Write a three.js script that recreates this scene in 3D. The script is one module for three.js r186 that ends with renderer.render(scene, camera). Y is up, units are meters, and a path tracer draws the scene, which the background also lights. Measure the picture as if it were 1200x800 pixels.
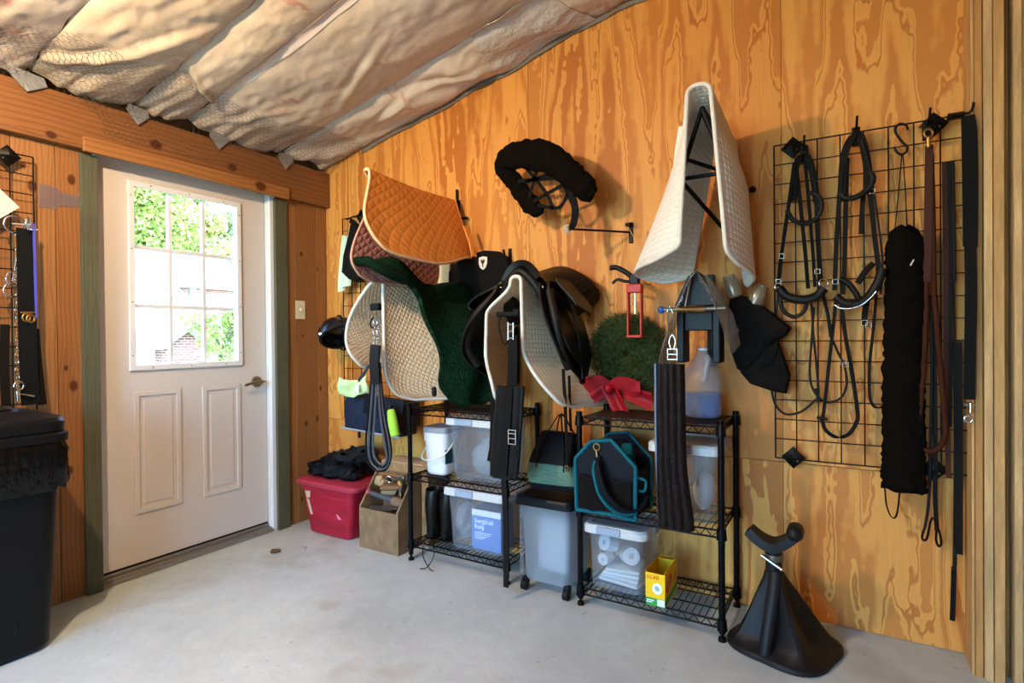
import * as THREE from 'three';
import { RoundedBoxGeometry } from 'three/addons/geometries/RoundedBoxGeometry.js';
import { mergeGeometries, mergeVertices, toCreasedNormals } from 'three/addons/utils/BufferGeometryUtils.js';
import { Sky } from 'three/addons/objects/Sky.js';
import { RectAreaLightUniformsLib } from 'three/addons/lights/RectAreaLightUniformsLib.js';

// ---------- camera, sky, sun, large lights, exposure ----------
const scene = new THREE.Scene();
const camera = new THREE.PerspectiveCamera(62.54, 1.5, 0.05, 400);
camera.position.set(3.0515, 1.1818, 2.6175);
camera.rotation.order = 'YXZ';
camera.rotation.set(-0.008, 0.5444, -0.0094);
camera.updateMatrixWorld(true);
const renderer = new THREE.WebGLRenderer({ antialias: true });
renderer.toneMapping = THREE.LinearToneMapping;
renderer.toneMappingExposure = 0.76;
renderer.shadowMap.enabled = true;
RectAreaLightUniformsLib.init();

const sunDir = new THREE.Vector3(0.62, 0.74, 0.12).normalize();
const sky = new Sky();
sky.scale.setScalar(1000);
sky.material.uniforms.sunPosition.value.copy(sunDir);
sky.material.uniforms.turbidity.value = 6;
sky.material.uniforms.rayleigh.value = 1.6;
sky.name = 'sky';
scene.add(sky);
scene.environmentIntensity = 4.8;
const sun = new THREE.DirectionalLight(0xfff1dc, 2.2);
sun.name = 'sun';
sun.position.copy(sunDir).multiplyScalar(40);
sun.castShadow = true;
sun.shadow.mapSize.set(2048, 2048);
Object.assign(sun.shadow.camera, { left: -30, right: 30, top: 30, bottom: -30, near: 1, far: 120 });
scene.add(sun);
scene.add(sun.target);

// ---------- helpers ----------
const V = (x, y, z) => new THREE.Vector3(x, y, z);
let seedState = 12345;
function rnd() { seedState = (seedState + 0x6d2b79f5) | 0; let t = Math.imul(seedState ^ (seedState >>> 15), 1 | seedState); t = (t + Math.imul(t ^ (t >>> 7), 61 | t)) ^ t; return ((t ^ (t >>> 14)) >>> 0) / 4294967296; }
const rr = (a, b) => a + (b - a) * rnd();
const clamp = (x, a, b) => Math.min(b, Math.max(a, x));
const mix = (a, b, t) => a + (b - a) * t;
const sst = (a, b, x) => { const t = clamp((x - a) / (b - a), 0, 1); return t * t * (3 - 2 * t); };
function hash2(x, y, s) { let h = Math.imul(x | 0, 374761393) ^ Math.imul(y | 0, 668265263) ^ Math.imul(s | 0, 2147483647 ^ 0x5bd1e995); h = Math.imul(h ^ (h >>> 13), 1274126177); return ((h ^ (h >>> 16)) >>> 0) / 4294967296; }
// value noise, optionally tiling with period px, py
function vn(x, y, s = 0, px = 0, py = 0) {
  const xi = Math.floor(x), yi = Math.floor(y), fx = x - xi, fy = y - yi, u = fx * fx * (3 - 2 * fx), v = fy * fy * (3 - 2 * fy);
  const wx = (i) => (px ? ((i % px) + px) % px : i), wy = (i) => (py ? ((i % py) + py) % py : i);
  const a = hash2(wx(xi), wy(yi), s), b = hash2(wx(xi + 1), wy(yi), s), c = hash2(wx(xi), wy(yi + 1), s), d = hash2(wx(xi + 1), wy(yi + 1), s);
  return (a + (b - a) * u) * (1 - v) + (c + (d - c) * u) * v;
}
function fbm(x, y, s = 0, oct = 4, px = 0, py = 0) { let a = 0, w = 0.5, n = 0; for (let i = 0; i < oct; i++) { a += w * vn(x, y, s + i * 17, px, py); n += w; x *= 2; y *= 2; px *= 2; py *= 2; w *= 0.5; } return a / n; }

// a pixel of the 1200 x 800 photograph gives a ray; the plane it touches gives the point
const FPX = 400 / Math.tan((62.54 * Math.PI) / 360);
function hit(u, v, axis, val) {
  const d = V((u - 600) / FPX, -(v - 400) / FPX, -1).applyMatrix3(new THREE.Matrix3().setFromMatrix4(camera.matrixWorld));
  const t = (val - camera.position[axis]) / d[axis];
  return camera.position.clone().addScaledVector(d, t);
}
const PZ = (u, v, z) => hit(u, v, 'z', z), PX = (u, v, x) => hit(u, v, 'x', x), PF = (u, v, y = 0) => hit(u, v, 'y', y);

const taken = new Map();
function numbered(name) { const n = taken.get(name) ?? 0; taken.set(name, n + 1); return n ? name + '_' + String(n).padStart(3, '0') : name; }
function M(name, geo, mat, parent = scene, label) {
  const m = new THREE.Mesh(geo, mat);
  m.name = parent === scene ? numbered(name) : name;
  m.castShadow = true; m.receiveShadow = true;
  if (label) m.userData.label = label;
  parent.add(m);
  return m;
}
function thing(name, label, category, group, pos) {
  const g = new THREE.Group(); g.name = numbered(name); g.userData = { label, category };
  if (group) g.userData.group = group;
  if (pos) g.position.copy(pos);
  scene.add(g); return g;
}
function tag(o, label, category, group) { o.userData.label = label; o.userData.category = category; if (group) o.userData.group = group; return o; }
function struct(name, label, category) { const g = new THREE.Group(); g.name = name; g.userData = { kind: 'structure', label, category }; scene.add(g); return g; }
// move a group so that its origin is at its base (its children keep their world places)
function rebase(g) {
  const b = new THREE.Box3().setFromObject(g), c = b.getCenter(V(0, 0, 0)); c.y = b.min.y;
  for (const k of g.children) k.position.sub(c);
  g.position.add(c);
  return g;
}
const mg = (arr) => mergeGeometries(arr.map((g) => { const h = g.index ? g.toNonIndexed() : g; for (const k of Object.keys(h.attributes)) if (!['position', 'normal', 'uv'].includes(k)) h.deleteAttribute(k); if (!h.attributes.normal) h.computeVertexNormals(); if (!h.attributes.uv) h.setAttribute('uv', new THREE.BufferAttribute(new Float32Array(h.attributes.position.count * 2), 2)); return h; }));
const tr = (g, x, y, z) => g.translate(x, y, z);
function rb(w, h, d, r = 0.004, seg = 2) { return new RoundedBoxGeometry(w, h, d, seg, Math.min(r, w / 2.01, h / 2.01, d / 2.01)); }
// box from min to max corner
function bx(x0, y0, z0, x1, y1, z1, r = 0) {
  const w = Math.abs(x1 - x0), h = Math.abs(y1 - y0), d = Math.abs(z1 - z0);
  const g = r ? rb(w, h, d, r) : new THREE.BoxGeometry(w, h, d);
  return g.translate((x0 + x1) / 2, (y0 + y1) / 2, (z0 + z1) / 2);
}
// world-planar uv (metres) picked by the face's main axis
function planarUV(g, s = 1) {
  if (g.index) g = g.toNonIndexed();
  const p = g.attributes.position, n = g.attributes.normal, uv = new Float32Array(p.count * 2);
  for (let i = 0; i < p.count; i++) {
    const ax = Math.abs(n.getX(i)), ay = Math.abs(n.getY(i)), az = Math.abs(n.getZ(i)), x = p.getX(i), y = p.getY(i), z = p.getZ(i);
    let a, b;
    if (ax >= ay && ax >= az) { a = z; b = y; } else if (az >= ay) { a = x; b = y; } else { a = x; b = z; }
    uv[i * 2] = a * s; uv[i * 2 + 1] = b * s;
  }
  g.setAttribute('uv', new THREE.BufferAttribute(uv, 2));
  return g;
}
function swapUV(g) { const u = g.attributes.uv; for (let i = 0; i < u.count; i++) u.setXY(i, u.getY(i), u.getX(i)); return g; }
function curve(pts, closed = false, t = 0.5) { return new THREE.CatmullRomCurve3(pts, closed, 'catmullrom', t); }
function tube(pts, r, seg = 0, sides = 8, closed = false) {
  const c = Array.isArray(pts) ? curve(pts, closed) : pts;
  const n = seg || Math.max(8, (Array.isArray(pts) ? pts.length : 8) * 6);
  return new THREE.TubeGeometry(c, n, r, sides, closed);
}
function rod(a, b, r, sides = 8) {
  const d = b.clone().sub(a), g = new THREE.CylinderGeometry(r, r, d.length(), sides);
  g.applyQuaternion(new THREE.Quaternion().setFromUnitVectors(V(0, 1, 0), d.clone().normalize()));
  const m = a.clone().add(b).multiplyScalar(0.5);
  return g.translate(m.x, m.y, m.z);
}
// flat strap swept along a path; w = its width direction (vector or function of 0..1)
function strap(pts, width, th, w, seg = 0, closed = false) {
  const c = curve(pts, closed), n = seg || pts.length * 8, pos = [], idx = [], uv = [];
  let len = c.getLength();
  for (let i = 0; i <= n; i++) {
    const t = i / n, p = c.getPointAt(t), T = c.getTangentAt(t), W = (typeof w === 'function' ? w(t) : w).clone();
    W.addScaledVector(T, -W.dot(T)).normalize();
    const N = T.clone().cross(W).normalize(), ww = (typeof width === 'function' ? width(t) : width) / 2;
    for (const [a, b] of [[-1, -1], [1, -1], [1, 1], [-1, 1]]) { const q = p.clone().addScaledVector(W, a * ww).addScaledVector(N, (b * th) / 2); pos.push(q.x, q.y, q.z); uv.push(a * ww, t * len); }
  }
  for (let i = 0; i < n; i++) for (let k = 0; k < 4; k++) { const a = i * 4 + k, b = i * 4 + (k + 1) % 4, d = a + 4, e = b + 4; idx.push(a, b, e, a, e, d); }
  if (!closed) { idx.push(0, 2, 1, 0, 3, 2); const o = n * 4; idx.push(o, o + 1, o + 2, o, o + 2, o + 3); }
  const g = new THREE.BufferGeometry();
  g.setAttribute('position', new THREE.Float32BufferAttribute(pos, 3)); g.setAttribute('uv', new THREE.Float32BufferAttribute(uv, 2)); g.setIndex(idx);
  return toCreasedNormals(g, 0.7);
}
// thick sheet from f(u, v) -> Vector3; uv in metres given by su, sv
function sheet(f, nu, nv, th, su = 1, sv = 1, crease = 1.0) {
  const P = [], Nn = [];
  for (let j = 0; j <= nv; j++) for (let i = 0; i <= nu; i++) P.push(f(i / nu, j / nv));
  const id = (i, j) => clamp(j, 0, nv) * (nu + 1) + clamp(i, 0, nu);
  for (let j = 0; j <= nv; j++) for (let i = 0; i <= nu; i++) {
    const a = P[id(i + 1, j)].clone().sub(P[id(i - 1, j)]), b = P[id(i, j + 1)].clone().sub(P[id(i, j - 1)]);
    const n = a.cross(b); if (n.lengthSq() < 1e-14) n.set(0, 1, 0); Nn.push(n.normalize());
  }
  const pos = [], uv = [], idx = [], K = P.length;
  for (const s of [0.5, -0.5]) P.forEach((p, k) => { const q = p.clone().addScaledVector(Nn[k], s * th); pos.push(q.x, q.y, q.z); uv.push(((k % (nu + 1)) / nu) * su, (Math.floor(k / (nu + 1)) / nv) * sv); });
  for (let j = 0; j < nv; j++) for (let i = 0; i < nu; i++) {
    const a = id(i, j), b = id(i + 1, j), c = id(i + 1, j + 1), d = id(i, j + 1);
    idx.push(a, b, c, a, c, d, K + a, K + c, K + b, K + a, K + d, K + c);
  }
  const edge = (a, b) => idx.push(a, K + a, K + b, a, K + b, b);
  for (let i = 0; i < nu; i++) { edge(id(i, 0), id(i + 1, 0)); edge(id(i + 1, nv), id(i, nv)); }
  for (let j = 0; j < nv; j++) { edge(id(0, j + 1), id(0, j)); edge(id(nu, j), id(nu, j + 1)); }
  const g = new THREE.BufferGeometry();
  g.setAttribute('position', new THREE.Float32BufferAttribute(pos, 3)); g.setAttribute('uv', new THREE.Float32BufferAttribute(uv, 2)); g.setIndex(idx);
  return toCreasedNormals(g, crease);
}
// skin over rings (arrays of points, all the same length), capped
function loft(rings, cap0 = true, cap1 = true, crease = 0.9) {
  const n = rings[0].length, pos = [], uv = [], idx = [];
  rings.forEach((r, j) => r.forEach((p, i) => { pos.push(p.x, p.y, p.z); uv.push(i / n, j / rings.length); }));
  for (let j = 0; j < rings.length - 1; j++) for (let i = 0; i < n; i++) { const a = j * n + i, b = j * n + (i + 1) % n; idx.push(a, b, b + n, a, b + n, a + n); }
  const cap = (j, flip) => { const c = V(0, 0, 0); rings[j].forEach((p) => c.add(p)); c.multiplyScalar(1 / n); const k = pos.length / 3; pos.push(c.x, c.y, c.z); uv.push(0.5, 0.5); for (let i = 0; i < n; i++) { const a = j * n + i, b = j * n + (i + 1) % n; if (flip) idx.push(k, b, a); else idx.push(k, a, b); } };
  if (cap0) cap(0, true); if (cap1) cap(rings.length - 1, false);
  const g = new THREE.BufferGeometry();
  g.setAttribute('position', new THREE.Float32BufferAttribute(pos, 3)); g.setAttribute('uv', new THREE.Float32BufferAttribute(uv, 2)); g.setIndex(idx);
  return toCreasedNormals(g, crease);
}
// rounded rectangle ring in the xz plane at height y (counted so that a loft upwards faces out)
function rring(cx, y, cz, hw, hd, r, k = 4) {
  const out = [], cs = [[1, 1, 0], [-1, 1, 1], [-1, -1, 2], [1, -1, 3]];
  for (const [sx, sz, q] of cs) for (let i = 0; i <= k; i++) { const a = (q + i / k) * Math.PI / 2; out.push(V(cx + sx * (hw - r) + Math.cos(a) * r, y, cz + sz * (hd - r) + Math.sin(a) * r)); }
  return out.reverse();
}
function ering(c, rx, rz, n = 16, ax = V(1, 0, 0), az = V(0, 0, 1)) { const o = []; for (let i = 0; i < n; i++) { const a = -(i / n) * Math.PI * 2; o.push(c.clone().addScaledVector(ax, Math.cos(a) * rx).addScaledVector(az, Math.sin(a) * rz)); } return o; }
// extruded outline: pts in a plane given by origin o and unit axes a, b; thickness along a x b
function plate(pts, o, a, b, th, bevel = 0.002, holes = []) {
  const s = new THREE.Shape(pts.map((p) => new THREE.Vector2(p[0], p[1])));
  for (const h of holes) s.holes.push(new THREE.Path(h.map((p) => new THREE.Vector2(p[0], p[1]))));
  const g = new THREE.ExtrudeGeometry(s, { depth: Math.max(1e-4, th - 2 * bevel), bevelEnabled: bevel > 0, bevelThickness: bevel, bevelSize: bevel, bevelOffset: -bevel, bevelSegments: 2, curveSegments: 8 });
  g.translate(0, 0, bevel);
  const m = new THREE.Matrix4().makeBasis(a, b, a.clone().cross(b)).setPosition(o);
  return g.applyMatrix4(m);
}
// push vertices along their normals by noise (for fleece, crumpled film, foliage)
function rough(g, amp, freq, s = 0) {
  g = mergeVertices(g.index ? g : (g.deleteAttribute('normal'), g.deleteAttribute('uv'), g), 1e-5); g.computeVertexNormals();
  const p = g.attributes.position, n = g.attributes.normal;
  for (let i = 0; i < p.count; i++) {
    const x = p.getX(i), y = p.getY(i), z = p.getZ(i);
    const d = (fbm(x * freq + 3.1, y * freq + z * freq * 0.7, s, 3) - 0.5 + fbm(z * freq + 9.7, y * freq - x * freq * 0.6, s + 5, 3) - 0.5) * amp;
    p.setXYZ(i, x + n.getX(i) * d, y + n.getY(i) * d, z + n.getZ(i) * d);
  }
  g.computeVertexNormals();
  return g;
}

// ---------- textures ----------
function dataTex(w, h, fn, srgb = true, rep = true) {
  const d = new Uint8Array(w * h * 4);
  for (let y = 0; y < h; y++) for (let x = 0; x < w; x++) { const c = fn(x / w, y / h, x, y), o = (y * w + x) * 4; d[o] = clamp(c[0], 0, 1) * 255; d[o + 1] = clamp(c[1], 0, 1) * 255; d[o + 2] = clamp(c[2], 0, 1) * 255; d[o + 3] = 255; }
  const t = new THREE.DataTexture(d, w, h, THREE.RGBAFormat);
  t.magFilter = THREE.LinearFilter; t.minFilter = THREE.LinearMipmapLinearFilter; t.generateMipmaps = true;
  if (rep) t.wrapS = t.wrapT = THREE.RepeatWrapping;
  if (srgb) t.colorSpace = THREE.SRGBColorSpace;
  t.needsUpdate = true;
  return t;
}
const rep = (t, sx, sy, ox = 0, oy = 0) => { const c = t.clone(); c.repeat.set(sx, sy); c.offset.set(ox, oy); c.needsUpdate = true; return c; };
const lerp3 = (a, b, t) => [mix(a[0], b[0], t), mix(a[1], b[1], t), mix(a[2], b[2], t)];
const hex = (h) => [((h >> 16) & 255) / 255, ((h >> 8) & 255) / 255, (h & 255) / 255];
// plain material with fine mottling
const std = (color, roughness = 0.6, extra = {}) => new THREE.MeshPhysicalMaterial({ color, roughness, specularIntensity: 0.5, ...extra });
const phys = (color, roughness = 0.5, extra = {}) => new THREE.MeshPhysicalMaterial({ color, roughness, ...extra });
// rotary-cut fir plywood: broad flame figure along the sheet, 1.22 x 2.44 m
const plyTex = dataTex(1024, 1024, (u, v) => {
  const uw = u + 0.010 * (fbm(u * 6, v * 12, 12, 2, 6, 12) - 0.5);
  const h = fbm(uw * 6, v * 1, 3, 2, 6, 1) * 1.3 + 0.5 * fbm(uw * 12, v * 3, 31, 3, 12, 3) + 0.10 * fbm(uw * 40, v * 10, 8, 3, 40, 10) + 0.03 * vn(u * 50, v * 90, 19, 50, 90);
  const k = h * 4.8, fr = k - Math.floor(k), id = Math.floor(k), strong = 0.3 + 0.7 * hash2(id, 5, 77), wide = 0.45 + 0.3 * hash2(id, 6, 78);
  let t = sst(wide - 0.22, wide + 0.1, fr) * 0.65 + 0.35 * sst(wide, wide + 0.11, fr);
  t *= (1 - sst(0.965, 1.0, fr)) * strong;
  t = Math.max(t, 0.75 * sst(0.08, 0.11, fr) * (1 - sst(0.14, 0.19, fr)) * (hash2(id, 9, 3) > 0.5 ? 1 : 0));
  const fine = fbm(u * 300, v * 24, 50, 2, 300, 24) - 0.5, blot = fbm(u * 4, v * 5, 90, 3, 4, 5) - 0.5;
  const c = lerp3(hex(0xd09448), hex(0xa05a1f), clamp(t * 0.85 + fine * 0.14 + blot * 0.2, 0, 1));
  const m = 1 + fine * 0.08 + blot * 0.08;
  return [c[0] * m, c[1] * m, c[2] * m];
});
const plyBump = dataTex(512, 512, (u, v) => { const f = fbm(u * 220, v * 14, 50, 2, 220, 14); return [f, f, f]; }, false);
// knotty pine boards: four board figures side by side in one texture
const pineTex = dataTex(1024, 1024, (u, v) => {
  const b = Math.floor(u * 4), x = (u * 4 - b - 0.5), s = b * 13;
  let warp = 0, knot = 0;
  for (let k = 0; k < 4; k++) {
    const ky = hash2(b, k, 401), kx = (hash2(b, k, 402) - 0.5) * 0.7, r = 0.006 + 0.014 * hash2(b, k, 403);
    let dy = v - ky; dy -= Math.round(dy); const dx = (x - kx) * 0.07, d = Math.sqrt(dx * dx * 1.3 + dy * dy * 0.8);
    knot = Math.max(knot, 1 - sst(r * 0.32, r * 0.62, d));
    warp += Math.exp(-((dy * dy) / (r * r * 9))) * Math.sign(dx || 1) * r * 16 * Math.exp(-Math.abs(dx) / (r * 2.2));
  }
  const xx = x + (fbm(v * 6, b * 3.3, 70, 3, 6, 0) - 0.5) * 0.35 - warp * 0.3;
  const cath = xx * 8 + 2.6 * xx * xx * Math.cos(v * 6.283 + b * 1.7);
  const fr = cath + 4 - Math.floor(cath + 4);
  const ring = sst(0.35, 0.88, fr) * (1 - sst(0.9, 1, fr));
  const fine = fbm(u * 400, v * 30, 20 + s, 2, 400, 30) - 0.5, bl = fbm(u * 8, v * 8, 33, 3, 8, 8) - 0.5;
  let c = lerp3(hex(0x94683e), hex(0x714d2c), clamp(ring * 0.55 + fine * 0.35 + bl * 0.35, 0, 1));
  c = lerp3(c, hex(0x4a2410), knot * 0.85);
  return c;
});
const concTex = dataTex(1024, 1024, (u, v) => {
  const a = fbm(u * 6, v * 6, 5, 5, 6, 6) - 0.5, b = fbm(u * 60, v * 60, 9, 3, 60, 60) - 0.5, st = sst(0.58, 0.78, fbm(u * 9, v * 9, 44, 4, 9, 9));
  const spot = vn(u * 90, v * 90, 71, 90, 90) > 0.965 ? 0.1 : 0;
  const g = 0.745 + a * 0.15 + b * 0.05 - spot;
  const c = [g * 0.935, g * 0.995, g * 0.985];
  return lerp3(c, [0.58, 0.54, 0.48], st * 0.35);
});
const concBump = dataTex(512, 512, (u, v) => { const f = fbm(u * 50, v * 50, 9, 4, 50, 50); return [f, f, f]; }, false);
// insulation facing: kraft paper / film with pinkish-red print fragments
const kraftTex = dataTex(1024, 1024, (u, v) => {
  const a = fbm(u * 7, v * 7, 15, 4, 7, 7) - 0.5, f = fbm(u * 120, v * 120, 66, 2, 120, 120) - 0.5;
  let c = lerp3(hex(0xd2c9ba), hex(0xb9a890), clamp(0.4 + a * 1.0 + f * 0.3, 0, 1));
  const pk = sst(0.60, 0.76, fbm(u * 14, v * 9, 210, 3, 14, 9)) * sst(0.5, 0.66, fbm(u * 60, v * 44, 215, 2, 60, 44)) * (vn(u * 5, v * 3, 220, 5, 3) > 0.52 ? 1 : 0.25);
  c = lerp3(c, hex(0xa8625a), pk * 0.5);
  return c;
});
const crumpleBump = dataTex(512, 512, (u, v) => { let f = 0; f += Math.abs(fbm(u * 8, v * 8, 31, 4, 8, 8) - 0.5) * 1.6; f += Math.abs(fbm(u * 20, v * 20, 37, 3, 20, 20) - 0.5) * 0.7; return [f, f, f]; }, false);
// quilting: one tile = one stitched cell, domed, 22 mm
const quiltBump = dataTex(64, 64, (u, v) => { const a = Math.min(u, 1 - u), b = Math.min(v, 1 - v), f = Math.pow(Math.min(1, Math.min(a, b) * 2.6), 0.55); return [f, f, f]; }, false);
const weaveBump = dataTex(64, 64, (u, v, x, y) => { const f = 0.5 + 0.25 * Math.sin(x * Math.PI / 4) * Math.sin(y * Math.PI / 4) + 0.25 * (hash2(x, y, 3) - 0.5); return [f, f, f]; }, false);
const fuzzBump = dataTex(256, 256, (u, v) => { const f = fbm(u * 40, v * 40, 81, 3, 40, 40); return [f, f, f]; }, false);
const fuzzTex = dataTex(256, 256, (u, v) => { const f = 0.55 + 0.75 * (fbm(u * 26, v * 26, 83, 4, 26, 26) - 0.35); return [f, f, f]; });
const grainBump = dataTex(256, 256, (u, v) => { const f = fbm(u * 36, v * 36, 91, 3, 36, 36); return [f, f, f]; }, false);
const scuffTex = dataTex(256, 256, (u, v) => { const f = 0.86 + 0.28 * (fbm(u * 9, v * 9, 95, 4, 9, 9) - 0.5) + 0.1 * (fbm(u * 60, v * 60, 96, 2, 60, 60) - 0.5); return [f, f, f]; });

// ---------- materials ----------
const mat = {};
mat.ply = [0, 1, 2, 3].map((i) => std([0xffffff, 0xfff6ea, 0xf8f0e8, 0xffffff][i], 0.55, { map: rep(plyTex, 1 / 1.22, 1 / 2.44, [0.12, 0.47, 0.83, 0.3][i], [0.1, 0.42, 0.71, 0.86][i]), bumpMap: rep(plyBump, 1 / 0.8, 1 / 0.8), bumpScale: 0.0004 }));
mat.plyEdge = std(0x9a744a, 0.8);
mat.pine = [0, 1, 2, 3, 4, 5].map((i) => std([0xffffff, 0xefe4da, 0xfff4ea, 0xe6dbd0, 0xffffff, 0xf2e8de][i], 0.5, { map: rep(pineTex, 1.78, 0.42, i * 0.25, i * 0.37), bumpMap: rep(plyBump, 3, 0.5), bumpScale: 0.0003 }));
mat.headBoard = std(0xfff4e6, 0.55, { map: rep(pineTex, 1.1, 0.3, 0.55, 0.1) });
mat.beam = std(0xdccfc4, 0.55, { map: rep(pineTex, 1.1, 0.3, 0.02, 0.31), bumpMap: rep(plyBump, 3, 0.5), bumpScale: 0.0003 });
mat.concrete = std(0xffffff, 0.62, { map: rep(concTex, 0.36, 0.36), bumpMap: rep(concBump, 1, 1), bumpScale: 0.0008 });
mat.kraft = [0, 1, 2, 3].map((i) => std([0xffffff, 0xf6f2ee, 0xfffaf2, 0xf4ece0][i], 0.5, { map: rep(kraftTex, 0.55, 0.55, i * 0.27, i * 0.19), bumpMap: rep(crumpleBump, 0.9, 0.9, i * 0.3, 0), bumpScale: 0.0022 }));
mat.film = phys(0xd8d4cc, 0.22, { transmission: 0.35, thickness: 0, bumpMap: rep(crumpleBump, 3, 3), bumpScale: 0.006 });
mat.fibre = std(0x5d4f42, 0.95, { bumpMap: rep(fuzzBump, 4, 4), bumpScale: 0.004 });
mat.duct = std(0x9a9ea3, 0.35, { metalness: 0.55, bumpMap: rep(crumpleBump, 6, 6), bumpScale: 0.003 });
mat.clearTape = phys(0xe4e2ea, 0.16, { transmission: 0.93, thickness: 0, bumpMap: rep(crumpleBump, 1, 1), bumpScale: 0.001 });
mat.white = std(0xc8c2ba, 0.42, { bumpMap: rep(plyBump, 1.5, 0.4), bumpScale: 0.0001 });
mat.whiteTrim = std(0xd8dad9, 0.4);
mat.greenTrim = std(0x5f604a, 0.6, { map: rep(scuffTex, 2, 2) });
mat.glass = phys(0xffffff, 0.0, { transmission: 1, thickness: 0, ior: 1.5 });
mat.alu = std(0x8d8b86, 0.45, { metalness: 0.6 });
mat.nickel = std(0x9a9082, 0.25, { metalness: 0.95 });
mat.chrome = std(0xd0d2d4, 0.16, { metalness: 1 });
mat.brass = std(0xb08a4e, 0.3, { metalness: 0.9 });
mat.blackIron = std(0x0d0b08, 0.45, { specularIntensity: 0.35, metalness: 0.35 });
mat.blackPaint = std(0x0a0a0c, 0.38, { specularIntensity: 0.3, metalness: 0.3 });
mat.wireRack = std(0x08080a, 0.35, { specularIntensity: 0.35, metalness: 0.4 });
mat.galv = std(0x6d675e, 0.4, { metalness: 0.8 });
mat.leather = phys(0x0d0a08, 0.38, { specularIntensity: 0.35, bumpMap: rep(grainBump, 8, 8), bumpScale: 0.0006, clearcoat: 0.08, clearcoatRoughness: 0.35 });
mat.leatherSoft = std(0x15110e, 0.55, { specularIntensity: 0.2, bumpMap: rep(grainBump, 8, 8), bumpScale: 0.0008 });
mat.leatherBrown = std(0x3c1b0d, 0.55, { specularIntensity: 0.18, bumpMap: rep(grainBump, 10, 10), bumpScale: 0.0005 });
mat.fleeceBlack = std(0x261e15, 0.95, { specularIntensity: 0.1, map: rep(fuzzTex, 5, 5), bumpMap: rep(fuzzBump, 5, 5), bumpScale: 0.01 });
mat.fleeceGreen = std(0x1b3f2a, 0.92, { specularIntensity: 0.1, map: rep(fuzzTex, 5, 5), bumpMap: rep(fuzzBump, 7, 7), bumpScale: 0.004, });
mat.clothBlack = std(0x14110f, 0.85, { specularIntensity: 0.12, bumpMap: rep(weaveBump, 60, 60), bumpScale: 0.0006 });
mat.nylonBlack = std(0x121318, 0.5, { specularIntensity: 0.22, bumpMap: rep(weaveBump, 80, 80), bumpScale: 0.0005 });
mat.webbing = std(0x131312, 0.7, { specularIntensity: 0.12, bumpMap: rep(weaveBump, 70, 70), bumpScale: 0.0008 });
const quilt = (color, cell = 0.022, rot = 0, bump = 0.004) => { const t = rep(quiltBump, 1 / cell, 1 / cell); t.rotation = rot; return std(color, 0.85, { bumpMap: t, bumpScale: bump }); };
mat.padWhite = quilt(0xd9d3c6, 0.023);
mat.padCream = quilt(0xd8c4a6, 0.02);
mat.padTan = quilt(0xd2b491, 0.018, 0.5);
mat.padOrange = quilt(0xe08a3a, 0.042, Math.PI / 4, 0.0022);
mat.padMauve = quilt(0xb67e74, 0.03, Math.PI / 4, 0.004);
mat.piping = std(0xcfc8ba, 0.7);
mat.pipingOrange = std(0xe9b98a, 0.7);
mat.pipingMauve = std(0xb48a78, 0.75);
mat.clear = phys(0xe6ecf2, 0.2, { transmission: 0.9, thickness: 0, ior: 1.46 });
mat.clearBag = phys(0xe4e8ea, 0.16, { transmission: 0.78, thickness: 0, bumpMap: rep(crumpleBump, 8, 8), bumpScale: 0.004 });
mat.lidWhite = std(0xbcbab5, 0.45);
mat.latch = std(0x8d98a6, 0.45);
mat.plasticWhite = std(0xdcdcda, 0.4);
mat.plasticBlack = std(0x101113, 0.42, { specularIntensity: 0.3 });
mat.plasticRed = std(0xb01f34, 0.35, { map: rep(scuffTex, 3, 3) });
mat.plasticRedLid = std(0xb93a4d, 0.42, { map: rep(scuffTex, 3, 3) });
mat.binBag = phys(0x060607, 0.22, { specularIntensity: 0.6, bumpMap: rep(crumpleBump, 2, 0.5), bumpScale: 0.006 });
mat.teal = std(0x0b5660, 0.6, { specularIntensity: 0.25, bumpMap: rep(weaveBump, 70, 70), bumpScale: 0.0006 });
mat.greenNylon = std(0x5d7b66, 0.5, { bumpMap: rep(crumpleBump, 5, 5), bumpScale: 0.005 });
mat.lime = std(0x9fce3c, 0.6);
mat.limePale = std(0xc4d99a, 0.7);
mat.mint = std(0xc8dcc0, 0.85, { bumpMap: rep(fuzzBump, 8, 8), bumpScale: 0.004 });
mat.navy = std(0x1d2534, 0.6, { specularIntensity: 0.2, bumpMap: rep(weaveBump, 70, 70), bumpScale: 0.0006 });
mat.ribbon = std(0x8e0a14, 0.5, { bumpMap: rep(weaveBump, 50, 50), bumpScale: 0.0004, side: THREE.DoubleSide });
mat.redPaint = std(0xa5281c, 0.4);
mat.boxWood = std(0x8e7150, 0.75, { map: rep(scuffTex, 3, 2), bumpMap: rep(plyBump, 4, 1), bumpScale: 0.0004 });
mat.carton = std(0xa98258, 0.85, { map: rep(scuffTex, 2, 2) });
mat.rubber = std(0x161415, 0.6, { specularIntensity: 0.25, map: rep(scuffTex, 3, 3) });
mat.upright = [0, 1, 2].map((i) => std([0xd6a666, 0xc28d4e, 0xdfb57a][i], 0.6, { map: rep(scuffTex, 5, 0.6, i * 0.31, i * 0.2), bumpMap: rep(plyBump, 4, 0.6), bumpScale: 0.0003 }));
mat.strapLeather = std(0x13100d, 0.62, { specularIntensity: 0.12 });
mat.standRubber = std(0x1c1a19, 0.5, { specularIntensity: 0.4, map: rep(scuffTex, 3, 3) });
mat.frost = phys(0xdfe5ea, 0.42, { transmission: 0.82, thickness: 0, specularIntensity: 0.4 });
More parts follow.
